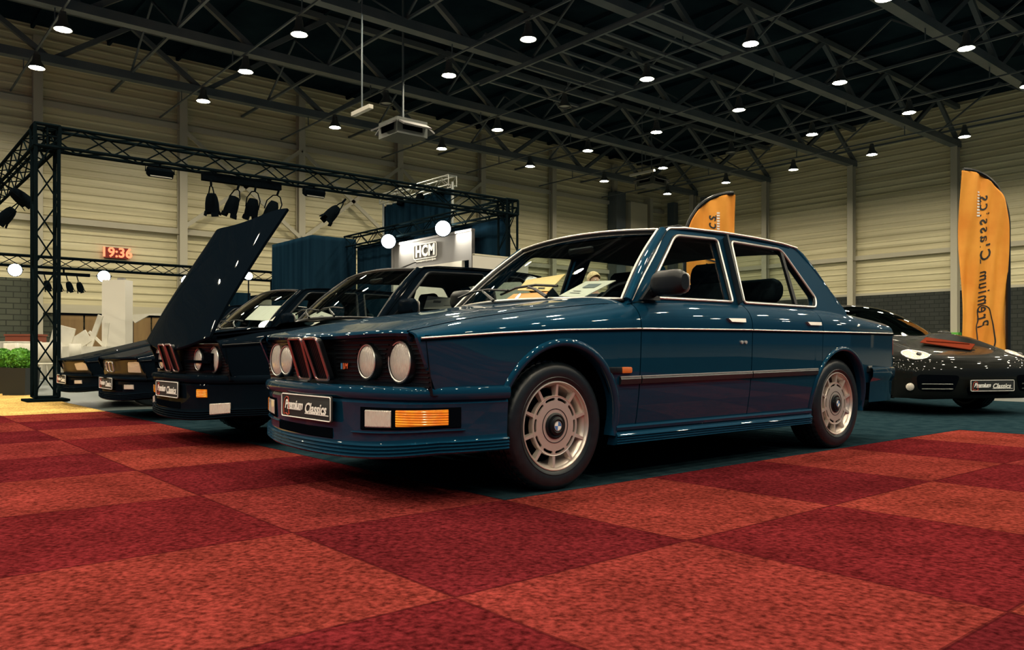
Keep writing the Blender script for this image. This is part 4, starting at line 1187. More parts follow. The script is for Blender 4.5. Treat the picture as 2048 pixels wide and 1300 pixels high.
# ---- cards and papers in the windscreens
def card(name, px4, xs4, m_, label, cat, cyc=2.60, marks=None):
    """four corners bl, tl, tr, br given where they stand in the car"""
    P4 = []
    for (px, py), x in zip(px4, xs4):
        Y = cyc-x; X = on_y(px, Y); P4.append(Vector((X, Y, zat(py, X, Y))))
    c = sum(P4, Vector())/4; nrm = (P4[1]-P4[0]).cross(P4[3]-P4[0]).normalized()*.004
    if nrm.y > 0: nrm = -nrm
    mb = MB(); mb.prism([p-c for p in P4], nrm); o = mb.build(name, m_, flat=True); o.location = c; tag(o, label, cat)
    if marks:
        for (a, b, cc, d, mm) in marks:     # rect in card uv
            f = lambda u, v: (P4[0]*(1-u)*(1-v)+P4[1]*(1-u)*v+P4[2]*u*v+P4[3]*u*(1-v))-c+nrm*1.3
            m2 = MB(); m2.add([f(a, b), f(cc, b), f(cc, d), f(a, d)], [(0, 1, 2, 3)]); m2.build('print', mm, o, flat=True)
    return o
card('brochure', [(1035, 581), (1053, 561), (1131, 549), (1098, 583)], [-.60, -.76, -.76, -.60], 'yellow_card', 'yellow-orange card standing on the dashboard of the blue saloon', 'card', marks=[(.25, .10, .55, .18, 'ink'), (.60, .12, .80, .20, 'ink')])
card('price_sheet', [(1118, 593), (1172, 564), (1232, 562), (1166, 596)], [-.52, -.72, -.72, -.52], 'white', 'white information sheet with a dark picture leaning behind the windscreen of the blue saloon', 'sheet', marks=[(.30, .55, .75, .80, 'inkgrey'), (.2, .2, .6, .24, 'greyp'), (.2, .32, .5, .36, 'greyp')])
card('leaflet', [(1012, 600), (1028, 589), (1096, 585), (1084, 598)], [-.50, -.60, -.60, -.50], 'orange_card', 'bright orange leaflet lying low at the base of the saloon windscreen', 'leaflet')
card('paper', [(848, 618), (856, 592), (935, 598), (925, 618)], [-1.35, -1.35, -1.35, -1.35], 'white', 'white printed paper behind the side window of the bonnet-up coupe', 'paper', 2.66, marks=[(.2, .5, .4, .7, 'greyp'), (.5, .3, .8, .35, 'greyp')])
card('brochure', [(618, 655), (600, 640), (640, 622), (668, 632)], [-.42, -.60, -.60, -.42], 'white', 'white folded brochure behind the windscreen of the bonnet-up coupe', 'brochure', 2.66, marks=[(.3, .3, .8, .5, 'greyp')])
card('paper', [(490, 640), (520, 612), (566, 612), (545, 642)], [-.55, -.75, -.75, -.55], 'white', 'white sheet behind the windscreen of the car with the wedge headlamps', 'paper', 2.90)

# ================================================================== GANTRY AND STAND
def truss(a, b, w_=.27, r=.024, pitch=.42, rl=.011):
    a, b = Vector(a), Vector(b); t = (b-a); L = t.length; t.normalize()
    up = Vector((0, 0, 1)) if abs(t.z) < .9 else Vector((0, 1, 0))
    x = up.cross(t).normalized()*w_/2; y = t.cross(x).normalized()*w_/2
    c4 = [(1, 1), (-1, 1), (-1, -1), (1, -1)]; mb = MB()
    for i, j in c4: mb.rod(a+x*i+y*j, b+x*i+y*j, r, 8)
    n = max(2, int(L/pitch)); n += n % 2
    for k_ in range(n):
        p, q = a+t*(L*k_/n), a+t*(L*(k_+1)/n)
        for e in range(4):
            i0, i1 = c4[e], c4[(e+1) % 4]
            if (k_+e) % 2: i0, i1 = i1, i0
            mb.rod(p+x*i0[0]+y*i0[1], q+x*i1[0]+y*i1[1], rl, 5)
    for p in (a, b):
        for e in range(4): i0, i1 = c4[e], c4[(e+1) % 4]; mb.rod(p+x*i0[0]+y*i0[1], p+x*i1[0]+y*i1[1], rl*1.3, 5)
    return mb
GX, GY0, GY1, GZ = -12.33, 2.11, 10.25, 3.57
g = thing('lighting_gantry', 'black box-truss lighting gantry framing the row of cars from the left', 'gantry', (GX, GY0, 0))
def gp(x, y, z): return (x-GX, y-GY0, z)
truss(gp(GX, GY0, .06), gp(GX, GY0, GZ)).build('leg', 'truss', g, flat=True)
truss(gp(GX, GY1, .06), gp(GX, GY1, GZ)).build('leg', 'truss', g, flat=True)
truss(gp(GX, GY0, GZ), gp(GX, GY1, GZ)).build('front_beam', 'truss', g, flat=True)
truss(gp(GX, GY1, GZ), gp(-18.9, GY1, GZ)).build('rear_beam', 'truss', g, flat=True)
truss(gp(GX, GY0, GZ), gp(-21.0, GY0, GZ)).build('side_beam', 'truss', g, flat=True)
truss(gp(-20.5, GY0, .06), gp(-20.5, GY0, GZ-.15)).build('leg', 'truss', g, flat=True)
for (x, y) in ((GX, GY0), (GX, GY1), (-20.5, GY0)): MB().box(gp(x, y, .0225), (.5, .5, .03)).build('base_plate', 'truss', g)
for (x, y) in ((GX, GY0), (GX, GY1)):
    cb = MB(); q_ = .145
    for a in (-q_, q_):
        for b in (-q_, q_):
            cb.rod(gp(x+a, y+b, GZ-q_), gp(x+a, y+b, GZ+q_), .024); cb.rod(gp(x+a, y-q_, GZ+b), gp(x+a, y+q_, GZ+b), .024); cb.rod(gp(x-q_, y+a, GZ+b), gp(x+q_, y+a, GZ+b), .024)
    cb.build('corner_cube', 'truss', g, flat=True)
# second, distant truss near the left wall
g2 = thing('distant_truss', 'thin black truss hanging near the ribbed wall below the clock', 'truss', (-28.6, 6, 0))
def g2p(x, y, z): return (x+28.6, y-6, z)
truss(g2p(-28.6, 1, 3.50), g2p(-28.6, 12.6, 3.50), .32, .03, .55, .014).build('beam', 'truss', g2, flat=True)
for y in (1.2, 12.5): truss(g2p(-28.6, y, .05), g2p(-28.6, y, 3.4), .32, .03, .55, .014).build('leg', 'truss', g2, flat=True)

# stage lamps
def par(on=False):
    t = thing('stage_spotlight', 'x', 'spotlight')
    MB().lathe([(.0005, .16), (.06, .15), (.085, .09), (.10, 0), (.105, -.12), (.098, -.12), (.092, -.02)], ax=(0, 0, 1), n=20).build('can', 'fixture', t)
    MB().lathe([(.0005, -.06), (.09, -.06)], ax=(0, 0, 1), n=20).build('lens', 'flood_on' if on else 'lens_off', t, flat=True, recalc=False)
    y = MB(); y.tube([(-.12, 0, 0), (-.125, 0, .14), (-.06, 0, .25), (0, 0, .27), (.06, 0, .25), (.125, 0, .14), (.12, 0, 0)], .010, 6); y.rod((0, 0, .27), (0, 0, .36), .018); y.build('yoke', 'fixture', t)
    for q in range(4):
        a = q*PI/2; MB().box((math.cos(a)*.105, math.sin(a)*.105, -.15), (.01, .11, .07), rz=a, ry=-.25).build('barn_door', 'fixture', t)
    return t
p0 = par()
bar_z = GZ-.30
ys = [on_x(px, GX) for px in (424, 464, 504, 543)]
bt = thing('lamp_bar', 'black bar clamped under the gantry carrying four spotlights', 'lamp bar', (GX, (ys[0]+ys[-1])/2, GZ-.22))
L_ = ys[-1]-ys[0]+.3
MB().box((0, 0, 0), (.10, L_, .12)).build('bar', 'fixture', bt)
for q in (-1, 1): MB().box((0, q*L_*.35, .07), (.06, .05, .10)).build('clamp', 'fixture', bt)
words = ['leftmost', 'second from left', 'third from left', 'rightmost']
for i, y in enumerate(ys):
    o = p0 if i == 0 else dup(p0, (0, 0, 0))
    o.location = (GX, y, GZ-.62); o.rotation_euler = (.15*(-1)**i, .30, .3*i)
    tag(o, 'black spotlight hanging %s in the row of four under the gantry beam' % words[i], 'spotlight', 'spotlights under the gantry')
def flood_frame(px, py, X, lab):
    y = on_x(px, X); z = zat(py, X, y)
    t = thing('floodlight', lab, 'floodlight', (X, y, z))
    MB().rbox((0, 0, 0), (.14, .36, .12), .02, ry=.5).build('housing', 'fixture', t)
    MB().box((.03, 0, -.05), (.10, .30, .01), ry=.5).build('glass', 'lens_off', t)
    zt = GZ-.14-z
    y_ = MB(); y_.tube([(0, -.20, 0), (0, -.20, zt*.75), (0, .20, zt*.75), (0, .20, 0)], .010, 6); y_.rod((0, 0, zt*.75), (0, 0, zt), .014); y_.build('bracket', 'fixture', t)
flood_frame(320, 346, GX, 'small black floodlight in a bracket under the left end of the gantry beam')
flood_frame(628, 386, GX, 'small black floodlight under the gantry beam right of the four spotlights')
o = dup(p0, (GX, on_x(664, GX), GZ-.55), 0, 'single black spotlight tilted under the right part of the gantry beam', 'spotlights under the gantry'); o.rotation_euler = (-.7, .2, 0)
for (px, py, dz, rx, lab) in [(40, 372, .3, .9, 'black spotlight high at the left picture edge beside the gantry leg'), (14, 402, .4, -.6, 'black spotlight lower at the left picture edge beside the gantry leg')]:
    x = on_y(px, GY0); o = dup(p0, (x, GY0, GZ-.5 if py < 390 else GZ-.62), 0, lab, 'spotlights under the gantry'); o.rotation_euler = (rx, .4, 0)
# spotlights on the distant truss
b2 = thing('lamp_bar', 'black bar with four spotlights under the distant truss', 'lamp bar', (-28.6, (on_x(92, -28.6)+on_x(162, -28.6))/2, 3.16))
MB().box((0, 0, 0), (.1, 1.5, .1)).build('bar', 'fixture', b2); MB().box((0, 0, .12), (.05, .05, .2)).build('clamp', 'fixture', b2)
for i, px in enumerate((95, 117, 139, 160)):
    o = dup(p0, (-28.6, on_x(px, -28.6), 2.77), 0, 'small black spotlight %s under the distant truss by the wall' % words[i], 'spotlights under the distant truss'); o.rotation_euler = (.3, .2, 0)
# lit floods
def flood(X, Y, Z, lab, r=.17, stand=None):
    t = thing('lit_floodlight', lab, 'floodlight', (X, Y, Z), group='lit floodlights')
    d = Vector((0-X, 0-Y, CH-Z)); d.z = -abs(d.length)*.22; q = d.to_track_quat('-Z', 'Y'); t.rotation_euler = q.to_euler()
    MB().lathe([(.0005, .20), (r*.6, .18), (r, .02), (r*1.08, -.02), (r, -.02), (r*.95, 0)], ax=(0, 0, 1), n=24).build('can', 'fixture', t)
    MB().lathe([(.0005, -.0), (r*.95, -.0)], ax=(0, 0, 1), n=24).build('lens', 'flood_on', t, flat=True, recalc=False)
    MB().tube([(-r*1.15, 0, .05), (-r*1.15, 0, .25), (0, 0, .34), (r*1.15, 0, .25), (r*1.15, 0, .05)], .012, 6).build('yoke', 'fixture', t)
    return t
Xa = on_y(777, GY1-.28); flood(Xa, GY1-.28, GZ-.26, 'glaring white floodlight on the stand beam left of the sign')
Xb = on_y(886, GY1-.28); flood(Xb, GY1-.28, GZ-.22, 'glaring white floodlight on the stand beam above the sign')
for px, py, X, lab in [(30, 540, -28.3, 'glaring floodlight at the far left edge on the distant truss'), (208, 553, -28.3, 'glaring floodlight above the white pillar'), (374, 562, -28.3, 'glaring floodlight beside the raised bonnet'), (497, 552, -24, 'small glaring floodlight right of the raised bonnet')]:
    y = on_x(px, X); z = zat(py, X, y); flood(X, y, z, lab, .19 if px < 400 else .12)
    if px > 400:
        sd = thing('light_stand', 'thin black stand holding the floodlight right of the raised bonnet', 'light stand', (X, y, 0)); MB().rod((0, 0, 0), (0, 0, z-.1), .02).build('pole', 'fixture', sd); MB().box((0, 0, .01), (.6, .6, .02)).build('foot', 'fixture', sd)

# navy drapes of the stand
def drape(pts, z0, z1, name, lab, pleat=.05, m_='navy', cat='drape'):
    rows = []; 
    for (ax, ay), (bx, by) in zip(pts, pts[1:]):
        L = math.hypot(bx-ax, by-ay); n = max(2, int(L/.05)); nx_, ny_ = (by-ay)/L, -(bx-ax)/L
        for i in range(n+1):
            f = i/n; o_ = pleat*(.5+.5*math.sin(f*L*2*PI/.42+1.3*math.sin(f*L*1.7)))*(1 if 0 < i < n else 0)
            rows.append([(ax+(bx-ax)*f+nx_*o_*s_, ay+(by-ay)*f+ny_*o_*s_, z) for z, s_ in ((z0, 1.0), ((z0+z1)/2, .8), (z1-.12, .5), (z1, .2))])
    mb = MB(); mb.grid(rows); o = mb.build(name, m_, ang=60); sm = o.modifiers.new('thickness', 'SOLIDIFY'); sm.thickness = .01
    return tag(o, lab, cat)
drape([(-21.3, 9.18), (-18.83, 9.18), (-18.83, 10.42)], .02, 3.66, 'drape', 'navy pleated drape forming the box corner at the left of the stand')
drape([(-18.8, 10.46), (-12.50, 10.46)], .02, GZ-.14, 'drape', 'navy pleated drape behind the sign panel of the stand')
# sign panel
px0, px1 = on_y(800, 10.3), on_y(941, 10.3)
sg = thing('sign_panel', 'grey sign panel with white HCM logo above a white board on the stand', 'sign', ((px0+px1)/2, 10.22, 0))
wS = px1-px0+.3
MB().box((0, 0, 2.94), (wS, .06, .62)).build('panel', 'greyp', sg); MB().box((-.1, -.02, 1.33), (wS-.35, .08, 2.6)).build('white_board', 'white', sg)
for q in (-1, 1): MB().box((q*wS/2, 0, 1.62), (.10, .08, 3.24)).build('post', 'greyp', sg)
MB().box((0, 0, 3.26), (wS+.1, .10, .05)).build('top_rail', 'greyp', sg)
lx = on_y(852, 10.2)-(px0+px1)/2
lg = MB(); lg.tube([(u+lx, -.045, v+2.97) for u, v in rpoly([(-.46, -.16), (.46, -.16), (.46, .17), (-.46, .17)], .06)], .014, 6, closed=True); lg.build('logo_frame', 'letter', sg)
xf(text_mb('HCM', .34, .006, 0, .016, 1.12), frame_mtx((lx, -.045, 2.975), (1, 0, 0), (0, 0, 1))).build('logo_letters', 'letter', sg, flat=True)
sub = MB()
for q in range(15): sub.box((lx-.40+q*.057, -.04, 2.765), (.038, .01, .05 if q % 4 == 0 else .035))
sub.build('subtitle_strokes', 'letter', sg, flat=True)
# free-standing white partition right of the sign
pt = thing('partition', 'white partition wall standing right of the stand behind the gantry leg', 'partition', (-11.9, 9.9, 0))
ya, yb = on_x(960, -11.7), on_x(1068, -11.7)
MB().box((0, (ya+yb)/2-9.9, 1.27), (.06, yb-ya, 2.46)).build('board', 'white', pt); MB().box((0, (ya+yb)/2-9.9, .02), (.5, yb-ya, .03)).build('foot', 'greyp', pt)
MB().box((0, (ya+yb)/2-9.9, 2.50), (.07, yb-ya, .03)).build('top_edge', 'cream', pt)
pt2 = MB(); pt2.box((-12.6, 9.85, 1.2), (.5, .05, 2.4)); tag(pt2.build('partition', 'white'), 'narrow white partition piece beside the sign panel', 'partition')
# second stand left of the drapes
xa, xb = on_y(500, 12.0), on_y(543, 12.0)
ws_ = thing('partition', 'white lit partition seen between the raised bonnet and the navy drape', 'partition', ((xa+xb)/2, 12.0, 0))
MB().box((0, 0, 1.3), (abs(xb-xa)+.6, .06, 2.6)).build('board', 'white', ws_)
for q in range(3): MB().box((-.8+q*.7, -.04, 1.5-.15*q), (.45, .02, .5)).build('poster', 'greyp', ws_)
MB().box((0, 0, 2.75), (abs(xb-xa)+1.2, .3, .12)).build('top_beam', 'truss', ws_)
xc = on_y(480, 11.0); ck = thing('dark_pillar', 'dark square pillar between the raised bonnet and the lit partition', 'pillar', (xc, 11.0, 0)); MB().box((0, 0, 1.4), (.7, .5, 2.8)).build('shaft', 'navy', ck); MB().box((0, 0, .04), (.8, .6, .08)).build('base', 'truss', ck)
# picture frame standing before the drape
xe = on_y(580, 8.6); ez = 0
fr = thing('picture_stand', 'white frame stand in front of the navy drape corner', 'frame', (xe, 8.6, 0))
MB().tube([(u, 0, v) for u, v in rpoly([(-.42, .95), (.42, .95), (.42, 1.62), (-.42, 1.62)], .03)], .05, 6, closed=True).build('frame', 'white', fr)
MB().rod((-.38, 0, 0), (-.38, 0, .95), .025).rod((.38, 0, 0), (.38, 0, .95), .025).build('leg', 'white', fr)
MB().bar((-.35, .02, 1.05), (.35, .02, 1.5), .02, .05).build('cross_bar', 'white', fr)
# high navy drape box with silver truss further back
y_ = 16.0; x0, x1 = on_y(767, y_), on_y(905, y_)
hd = thing('hanging_drape', 'high navy drape with a silver truss along its top behind the stand', 'drape', ((x0+x1)/2, y_, 0))
mb = MB(); rows = [[(x0-(x0+x1)/2+(x1-x0)*i/60, .06*math.sin(i*1.1), z) for z in (.1, 3, 6.3)] for i in range(61)]; mb.grid(rows); mb.build('cloth', 'navy', hd, ang=60)
truss((x0-(x0+x1)/2, 0, 6.55), (x1-(x0+x1)/2, 0, 6.55), .34, .03, .5, .014).build('truss_beam', 'truss_alu', hd, flat=True)
for q in range(3): MB().lathe([(.02, .2), (.12, .1), (.13, -.1)], o=((q-1)*1.3+.4, -.1, 6.25), ax=(0, .3, 1), n=16).build('spotlight', 'fixture', hd)
for q in (0, 1):
    xx = (x0, x1)[q]-(x0+x1)/2; MB().rod((xx, 0, 0), (xx, 0, 6.5), .05).build('mast', 'truss_alu', hd)

# ================================================================== FEATHER FLAGS
def flag(px, d, wpx, top_py, lab, flip=1, tipdir=-1):
    """sail flag; local x = right as seen from the cars' side, z up"""
    sc_ = 1595/d; W = wpx/sc_; H = CH+(705-top_py)/sc_
    p = pix(px, 705, d); t = thing('feather_flag', lab, 'flag', (p.x, p.y, .009), YAW)
    z0 = .42; rows = []; n, m = 60, 24
    def right_edge(z):     # the pole side (+x), curving over to the tip at -x
        f = (z-z0)/(H-z0)
        return W/2 if f < .70 else W/2-W*.97*(1-math.sqrt(max(0, 1-((f-.70)/.30)**2.3)))
    for i in range(n+1):
        z = z0+(H-z0)*(1-(1-i/n)**1.35); xr = right_edge(z)
        row = []
        for j in range(m+1):
            x = -W/2+(xr+W/2)*j/m
            fold = .034*math.sin(9*x/W+2.2*z)+.020*math.sin(21*x/W-3.1*z+1)+.04*math.sin(3*x/W+1.2*z)
            row.append((flip*x, fold, z))
        rows.append(row)
    sl = MB(); sl.grid(rows); so = sl.build('sail', 'orange', t, ang=80); so.modifiers.new('t', 'SOLIDIFY').thickness = .003
    pole = [(flip*(W/2+.02), 0, .03), (flip*(W/2+.02), 0, z0)]+[(flip*(right_edge(z0+(H-z0)*f)+.02), 0, z0+(H-z0)*f+ (.02 if f > .9 else 0)) for f in [q/40 for q in range(1, 29)]+[.70+.30*math.sin(q/16*PI/2) for q in range(1, 17)]]
    MB().tube(pole, [.020]*2+[.036]*(len(pole)-2), 8).build('pole_sleeve', 'trim', t)
    b = MB(); b.box((flip*(W/2+.02), 0, .015), (.5, .5, .03)); b.build('base', 'trim', t)
    fz = lambda x, z: .034*math.sin(9*x/W+2.2*z)+.020*math.sin(21*x/W-3.1*z+1)+.04*math.sin(3*x/W+1.2*z)
    # seen from behind: lettering runs up the flag, mirrored
    def put(mb, x0, z_, nm, m_):
        out = MB(); out.v = [(flip*(x0+v[1]), fz(x0+v[1], z_+v[0])-.010-v[2]*.2, z_+v[0]) for v in mb.v]; out.f = mb.f; return out.build(nm, m_, t, flat=True, recalc=False)
    s_ = H/3.4
    put(text_mb('Classics', .25*s_, .002, .3, .002, 1.25), W*.0, z0+(H-z0)*.70, 'lettering', 'ink')
    put(text_mb('Premium', .20*s_, .002, .3, .002, 1.25), W*.0, z0+(H-z0)*.34, 'lettering', 'ink')
    bl = MB()
    bl.box((0, -W*.09, 0), (1.05*s_, .016, .003)); put(bl, W*.0, z0+(H-z0)*.70, 'underline', 'ink')
    wb = MB()
    for q in range(9): wb.box((-.18*s_+q*.045*s_, 0, 0), (.026, .05, .003))
    put(wb, -W*.14, z0+(H-z0)*.83, 'white_strokes', 'letter')
    ol = [(0, -.06), (.02, .12), (.22, .16), (.55, .13), (.80, .06), (.86, -.02), (.78, -.08), (.60, -.06), (.50, -.09), (.2, -.08)]
    ol = rpoly([(a*.9*s_, b*s_) for a, b in ol], .05, 3)
    tb = MB().tube([(a, b, 0) for a, b in ol], .010, 5, closed=True); put(tb, W*.02, z0+(H-z0)*.06, 'outline_drawing', 'ink')
    return t
flag(1968, 13.2, 92, 343, 'orange feather flag standing behind the sports car at the right')
flag(1422, 13.0, 100, 390, 'pale orange feather flag showing above and through the saloon roof', -1)

# ================================================================== LEFT CORNER: planters, tables, chairs, pillar
def planter(px, d, lab):
    p = pix(px, 705, d); t = thing('potted_box_ball', lab, 'potted plant', (p.x, p.y, .007), YAW, 'box-ball planters')
    b = MB(); rows = [[(sx*(.17+.03*z/.42), sy*(.17+.03*z/.42), z) for sx, sy in ((-1, -1), (1, -1), (1, 1), (-1, 1))] for z in (0, .42)]; b.grid(rows, close_v=True); b.f.append((0, 1, 2, 3)); b.box((0, 0, .40), (.38, .38, .02)); b.build('pot', 'planter', t, flat=True)
    f = MB(); rnd = random.Random(int(px)+5)
    for q in range(900):
        z = rnd.uniform(-1, 1); a = rnd.uniform(0, 2*PI); rr = .195*(1+rnd.uniform(-.10, .05)); s_ = math.sqrt(1-z*z); c = Vector((rr*s_*math.cos(a), rr*s_*math.sin(a), .55+rr*z*.85))
        u = Vector((rnd.uniform(-1, 1), rnd.uniform(-1, 1), rnd.uniform(-1, 1))).normalized()*.026; v = u.cross(Vector((rnd.uniform(-1, 1), rnd.uniform(-1, 1), rnd.uniform(-1, 1)))).normalized()*.014
        f.add([c-u, c+v, c+u, c-v], [(0, 1, 2, 3)])
    f.lathe([(.0005, -.15), (.11, -.12), (.165, 0), (.11, .13), (.0005, .155)], o=(0, 0, .55), ax=(0, 0, 1), n=20)
    f.build('foliage', 'leaf', t, flat=True, recalc=False)
planter(41, 12.4, 'round green box ball in a black square planter nearer the gantry leg')
planter(3, 12.9, 'round green box ball in a black square planter at the picture edge')
def table(px, d, lab, w_=1.8, h=.92):
    p = pix(px, 705, d); t = thing('white_table', lab, 'table', (p.x, p.y, 0), .1)
    MB().rbox((0, 0, h-.02), (w_, .7, .04), .01).build('top', 'offwhite', t)
    rows = []
    for i, (x, y) in enumerate([(-w_/2, -.35), (w_/2, -.35), (w_/2, .35), (-w_/2, .35), (-w_/2, -.35)]): rows.append([(x*1.005, y*1.01, h-.01), (x*1.02, y*1.04, .05)])
    MB().grid(rows).build('cloth_skirt', 'offwhite', t, flat=True)
    for sx in (-1, 1):
        for sy in (-1, 1): MB().rod((sx*w_*.45, sy*.28, 0), (sx*w_*.45, sy*.28, h-.04), .02).build('leg', 'housing', t)
table(28, 19, 'white cloth-covered table left of the gantry leg')
table(118, 20.5, 'white cloth-covered table behind the gantry leg')
def chair(p, rz, lab, tilt=0):
    t = thing('white_chair', lab, 'chair', p, rz, 'white chairs by the tables')
    MB().rbox((0, 0, .45), (.42, .42, .03), .02).build('seat', 'offwhite', t)
    rows = []
    for i in range(9):
        a = -1.15+2.3*i/8; rows.append([(.23*math.sin(a), .23*math.cos(a)-.02, z) for z in (.47, .65, .84)])
    b = MB().grid(rows).build('backrest', 'offwhite', t, ang=60); b.modifiers.new('t', 'SOLIDIFY').thickness = .02
    for sx in (-1, 1):
        for sy in (-1, 1): MB().rod((sx*.19, sy*.18, .44), (sx*.22, sy*.22, 0), .015).build('leg', 'offwhite', t)
    return t
for i, (px, d, rz, lab) in enumerate([(12, 15.6, .4, 'white tub chair at the left picture edge before the table'), (62, 16.0, 2.2, 'white tub chair between the planters and the table'), (96, 14.4, 1.2, 'white tub chair directly behind the gantry leg'), (140, 16.8, -.6, 'white tub chair right of the gantry leg')]):
    p = pix(px, 705, d); chair((p.x, p.y, .007), rz, lab)
p = pix(178, 705, 18.5); t = thing('stacked_boards', 'heap of white boards and panels leaning behind the black cars', 'boards', (p.x, p.y, 0), YAW)
MB().box((0, 0, .4), (1.2, .8, .8)).build('white_crate', 'offwhite', t)
for (x, z, a, l, w_) in ((-.55, 1.0, .25, .55, .5), (.15, 1.05, .35, 1.0, .12), (.42, .95, .1, .8, .10), (.3, .9, -.8, .7, .06), (-.2, .9, 1.0, .6, .3)):
    MB().box((x, -.1+.05*x, z), (w_, .04, l), ry=a).build('board', 'offwhite', t)
p = pix(235, 705, 20); t = thing('white_pillar', 'tall plain white square pillar beside the doors', 'pillar', (p.x, p.y, 0), YAW); MB().box((0, 0, 1.24), (.58, .4, 2.46)).build('shaft', 'white', t); MB().box((.1, 0, 2.5), (.16, .1, .06)).build('top_fitting', 'greyp', t)
p = pix(305, 705, 20.5); t = thing('white_canopy', 'white draped board with a torn edge right of the white pillar', 'canopy', (p.x, p.y, 0), YAW)
mb = MB(); mb.prism([(.0, 0, .9), (.5, 0, .9), (.5, 0, 1.6), (-.10, 0, 1.62), (-.45, 0, 1.42), (-.6, 0, 1.58), (-.55, 0, 1.64), (-.1, 0, 1.66), (.5, 0, 1.68), (.55, 0, 0), (.1, 0, 0)], (0, .05, 0)); mb.build('board', 'offwhite', t, flat=True)
p = pix(52, 705, 22); t = thing('red_cabinet', 'low red-brown cabinet behind the white table at the left', 'cabinet', (p.x, p.y, 0), YAW); MB().box((0, 0, .56), (.9, .4, 1.1)).build('body', 'wood', t); MB().box((0, 0, 1.14), (.95, .44, .05)).build('top', 'wood', t); MB().box((.1, -.21, .8), (.7, .02, .4)).build('door', 'wood', t)
# green wrap at the foot of the column on the right wall
gx = -30.2+5*3

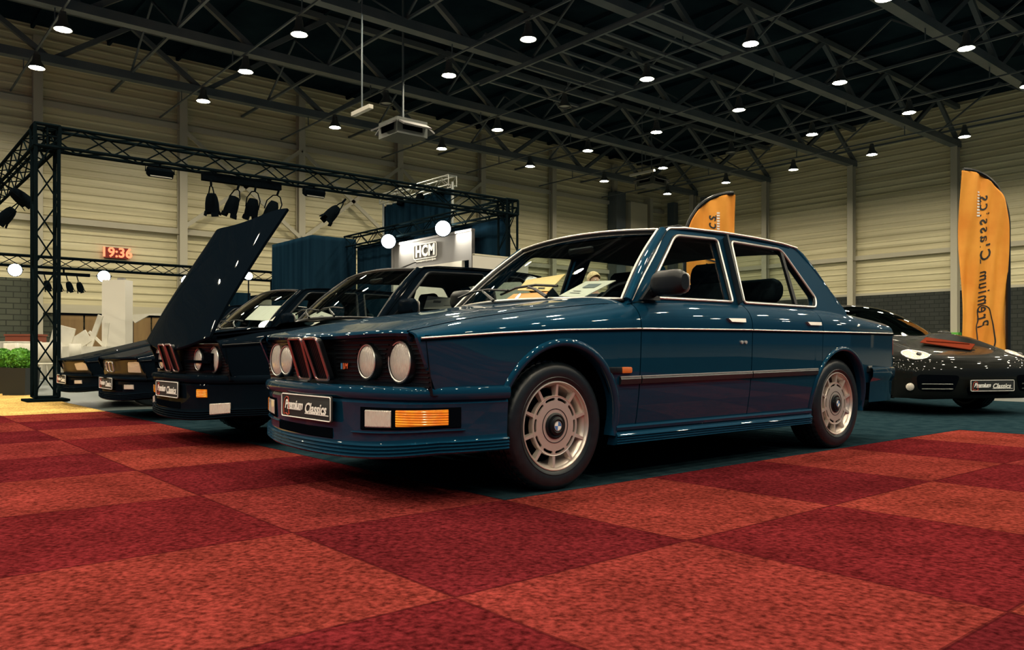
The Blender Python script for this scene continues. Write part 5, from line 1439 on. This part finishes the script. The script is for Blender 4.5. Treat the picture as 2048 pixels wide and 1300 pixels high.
# ================================================================== PERSON behind the cars
def person(loc, rz):
    t = thing('person', 'person with blond hair in a dark jacket standing behind the saloon, seen through its windscreen', 'person', loc, rz)
    H = 1.80
    J = {'pel': (0, 0, .95), 'sp': (0, .01, 1.15), 'ch': (0, .0, 1.36), 'nk': (0, -.01, 1.50), 'hd': (0, -.02, 1.58),
         'hl': (.10, 0, .90), 'kl': (.11, -.03, .50), 'al': (.11, .02, .09), 'fl': (.12, -.14, .04), 'hr': (-.10, 0, .90), 'kr': (-.12, -.01, .50), 'ar': (-.13, .04, .09), 'fr': (-.15, -.12, .04),
         'sl': (.18, 0, 1.42), 'el': (.25, .03, 1.14), 'wl': (.20, -.14, .93), 'sr': (-.18, 0, 1.42), 'er': (-.26, .04, 1.14), 'wr': (-.24, -.04, .88)}
    R_ = {'pel': .15, 'sp': .135, 'ch': .155, 'nk': .06, 'hd': .055, 'hl': .095, 'kl': .062, 'al': .045, 'fl': .04, 'hr': .095, 'kr': .062, 'ar': .045, 'fr': .04, 'sl': .068, 'el': .048, 'wl': .032, 'sr': .068, 'er': .048, 'wr': .032}
    E_ = [('pel', 'sp'), ('sp', 'ch'), ('ch', 'nk'), ('nk', 'hd'), ('pel', 'hl'), ('hl', 'kl'), ('kl', 'al'), ('al', 'fl'), ('pel', 'hr'), ('hr', 'kr'), ('kr', 'ar'), ('ar', 'fr'), ('ch', 'sl'), ('sl', 'el'), ('el', 'wl'), ('ch', 'sr'), ('sr', 'er'), ('er', 'wr')]
    def skin(name, joints, edges, radii, m_, root, parent, sub=2, scale=1.0):
        ks = list(joints); me = bpy.data.meshes.new(name); me.from_pydata([joints[k_] for k_ in ks], [(ks.index(a), ks.index(b)) for a, b in edges], [])
        o = bpy.data.objects.new(name, me); C.objects.link(o)
        o.modifiers.new('s', 'SKIN'); ss = o.modifiers.new('b', 'SUBSURF'); ss.levels = sub; ss.render_levels = sub
        for i, k_ in enumerate(ks): me.skin_vertices[0].data[i].radius = (radii[k_]*scale,)*2
        me.skin_vertices[0].data[ks.index(root)].use_root = True
        dg = bpy.context.evaluated_depsgraph_get(); m2 = bpy.data.meshes.new_from_object(o.evaluated_get(dg)); bpy.data.objects.remove(o)
        m2.materials.clear(); m2.materials.append(M[m_]); m2.shade_smooth(); o = bpy.data.objects.new(name, m2); C.objects.link(o); o.parent = parent; return o
    # whole body with head and hands in one surface
    JJ = dict(J); RR = {a: b*.93 for a, b in R_.items()}
    JJ['top'] = (0, -.02, 1.72); RR['top'] = .085; JJ['fc'] = (0, -.045, 1.63); RR['fc'] = .072; RR['hd'] = .058
    EE = [e for e in E_]+[('hd', 'fc'), ('fc', 'top')]
    for sd, wk in ((1, 'wl'), (-1, 'wr')):
        w0 = Vector(J[wk]); JJ['p'+wk] = tuple(w0+Vector((0, -.02, -.07))); RR['p'+wk] = .030; EE.append((wk, 'p'+wk))
        for q in range(4):
            a = 'f%d%s' % (q, wk); b = 'g%d%s' % (q, wk); ox = (q-1.5)*.018; ln = (.030, .036, .034, .026)[q]
            JJ[a] = tuple(w0+Vector((ox*.4, -.035+ox, -.10-ln))); RR[a] = .009; JJ[b] = tuple(w0+Vector((ox*.4-sd*.012, -.050+ox, -.12-ln*2))); RR[b] = .008
            EE += [('p'+wk, a), (a, b)]
        JJ['t'+wk] = tuple(w0+Vector((0, -.055, -.07))); RR['t'+wk] = .011; JJ['u'+wk] = tuple(w0+Vector((-sd*.01, -.072, -.115))); RR['u'+wk] = .009; EE += [('p'+wk, 't'+wk), ('t'+wk, 'u'+wk)]
    body = skin('body', JJ, EE, RR, 'skin', 'pel', t)
    top = {k_: J[k_] for k_ in ('sp', 'ch', 'sl', 'el', 'wl', 'sr', 'er', 'wr', 'pel')}; top['n2'] = (0, 0, 1.46); rt = {k_: R_[k_]*1.12 for k_ in top if k_ in R_}; rt['n2'] = .09; rt['wl'] = rt['wr'] = .045; rt['pel'] = .17
    skin('jacket', top, [('pel', 'sp'), ('sp', 'ch'), ('ch', 'n2'), ('ch', 'sl'), ('sl', 'el'), ('el', 'wl'), ('ch', 'sr'), ('sr', 'er'), ('er', 'wr')], rt, 'coatcloth', 'pel', t)
    lg = {k_: J[k_] for k_ in ('pel', 'hl', 'kl', 'al', 'hr', 'kr', 'ar')}; rl = {k_: R_[k_]*1.15 for k_ in lg}; rl['al'] = rl['ar'] = .065
    skin('trousers', lg, [('pel', 'hl'), ('hl', 'kl'), ('kl', 'al'), ('pel', 'hr'), ('hr', 'kr'), ('kr', 'ar')], rl, 'trouser', 'pel', t)
    for x, y in ((.12, -.07), (-.145, -.05)): MB().rbox((x, y, .045), (.10, .28, .09), .035, n=4).build('shoe', 'ink', t)
    # face features
    hd = MB(); hd.lathe([(.0005, -.022), (.012, -.012), (.016, 0), (.010, .012), (.0005, .018)], o=(0, -.135, 1.628), ax=(0, -.4, 1), n=10); hd.build('nose', 'skin', t, ang=80)
    for s in (1, -1):
        MB().lathe([(.0005, -.011), (.010, -.004), (.011, .002), (.0005, .010)], o=(s*.032, -.112, 1.662), ax=(0, -1, 0), n=12).build('eye', 'letter', t, ang=80)
        MB().lathe([(.005, .0), (.0005, .003)], o=(s*.032, -.123, 1.662), ax=(0, -1, 0), n=10).build('pupil', 'ink', t)
        MB().rbox((s*.083, -.015, 1.645), (.018, .035, .06), .012, n=4).build('ear', 'skin', t)
    MB().rbox((0, -.116, 1.588), (.046, .012, .012), .005).build('mouth', 'mred', t)
    rows = []
    for i in range(13):
        th = i/12*PI*.62; row = []
        for j in range(24):
            a = 2*PI*j/24; fr_ = max(0, -math.sin(a)); th2 = th*(1-.45*fr_)
            row.append((.092*math.sin(th2)*math.cos(a)*(1+.04*math.sin(7*a)), -.01+.108*math.sin(th2)*math.sin(a), 1.69+.105*math.cos(th2)-.0))
        rows.append(row)
    h = MB(); h.grid(rows, close_v=True); h.build('hair', 'hair', t, ang=80)
    return t
pp = pix(1186, 705, 11.2)
person((pp.x, pp.y, .009), YAW+.5)
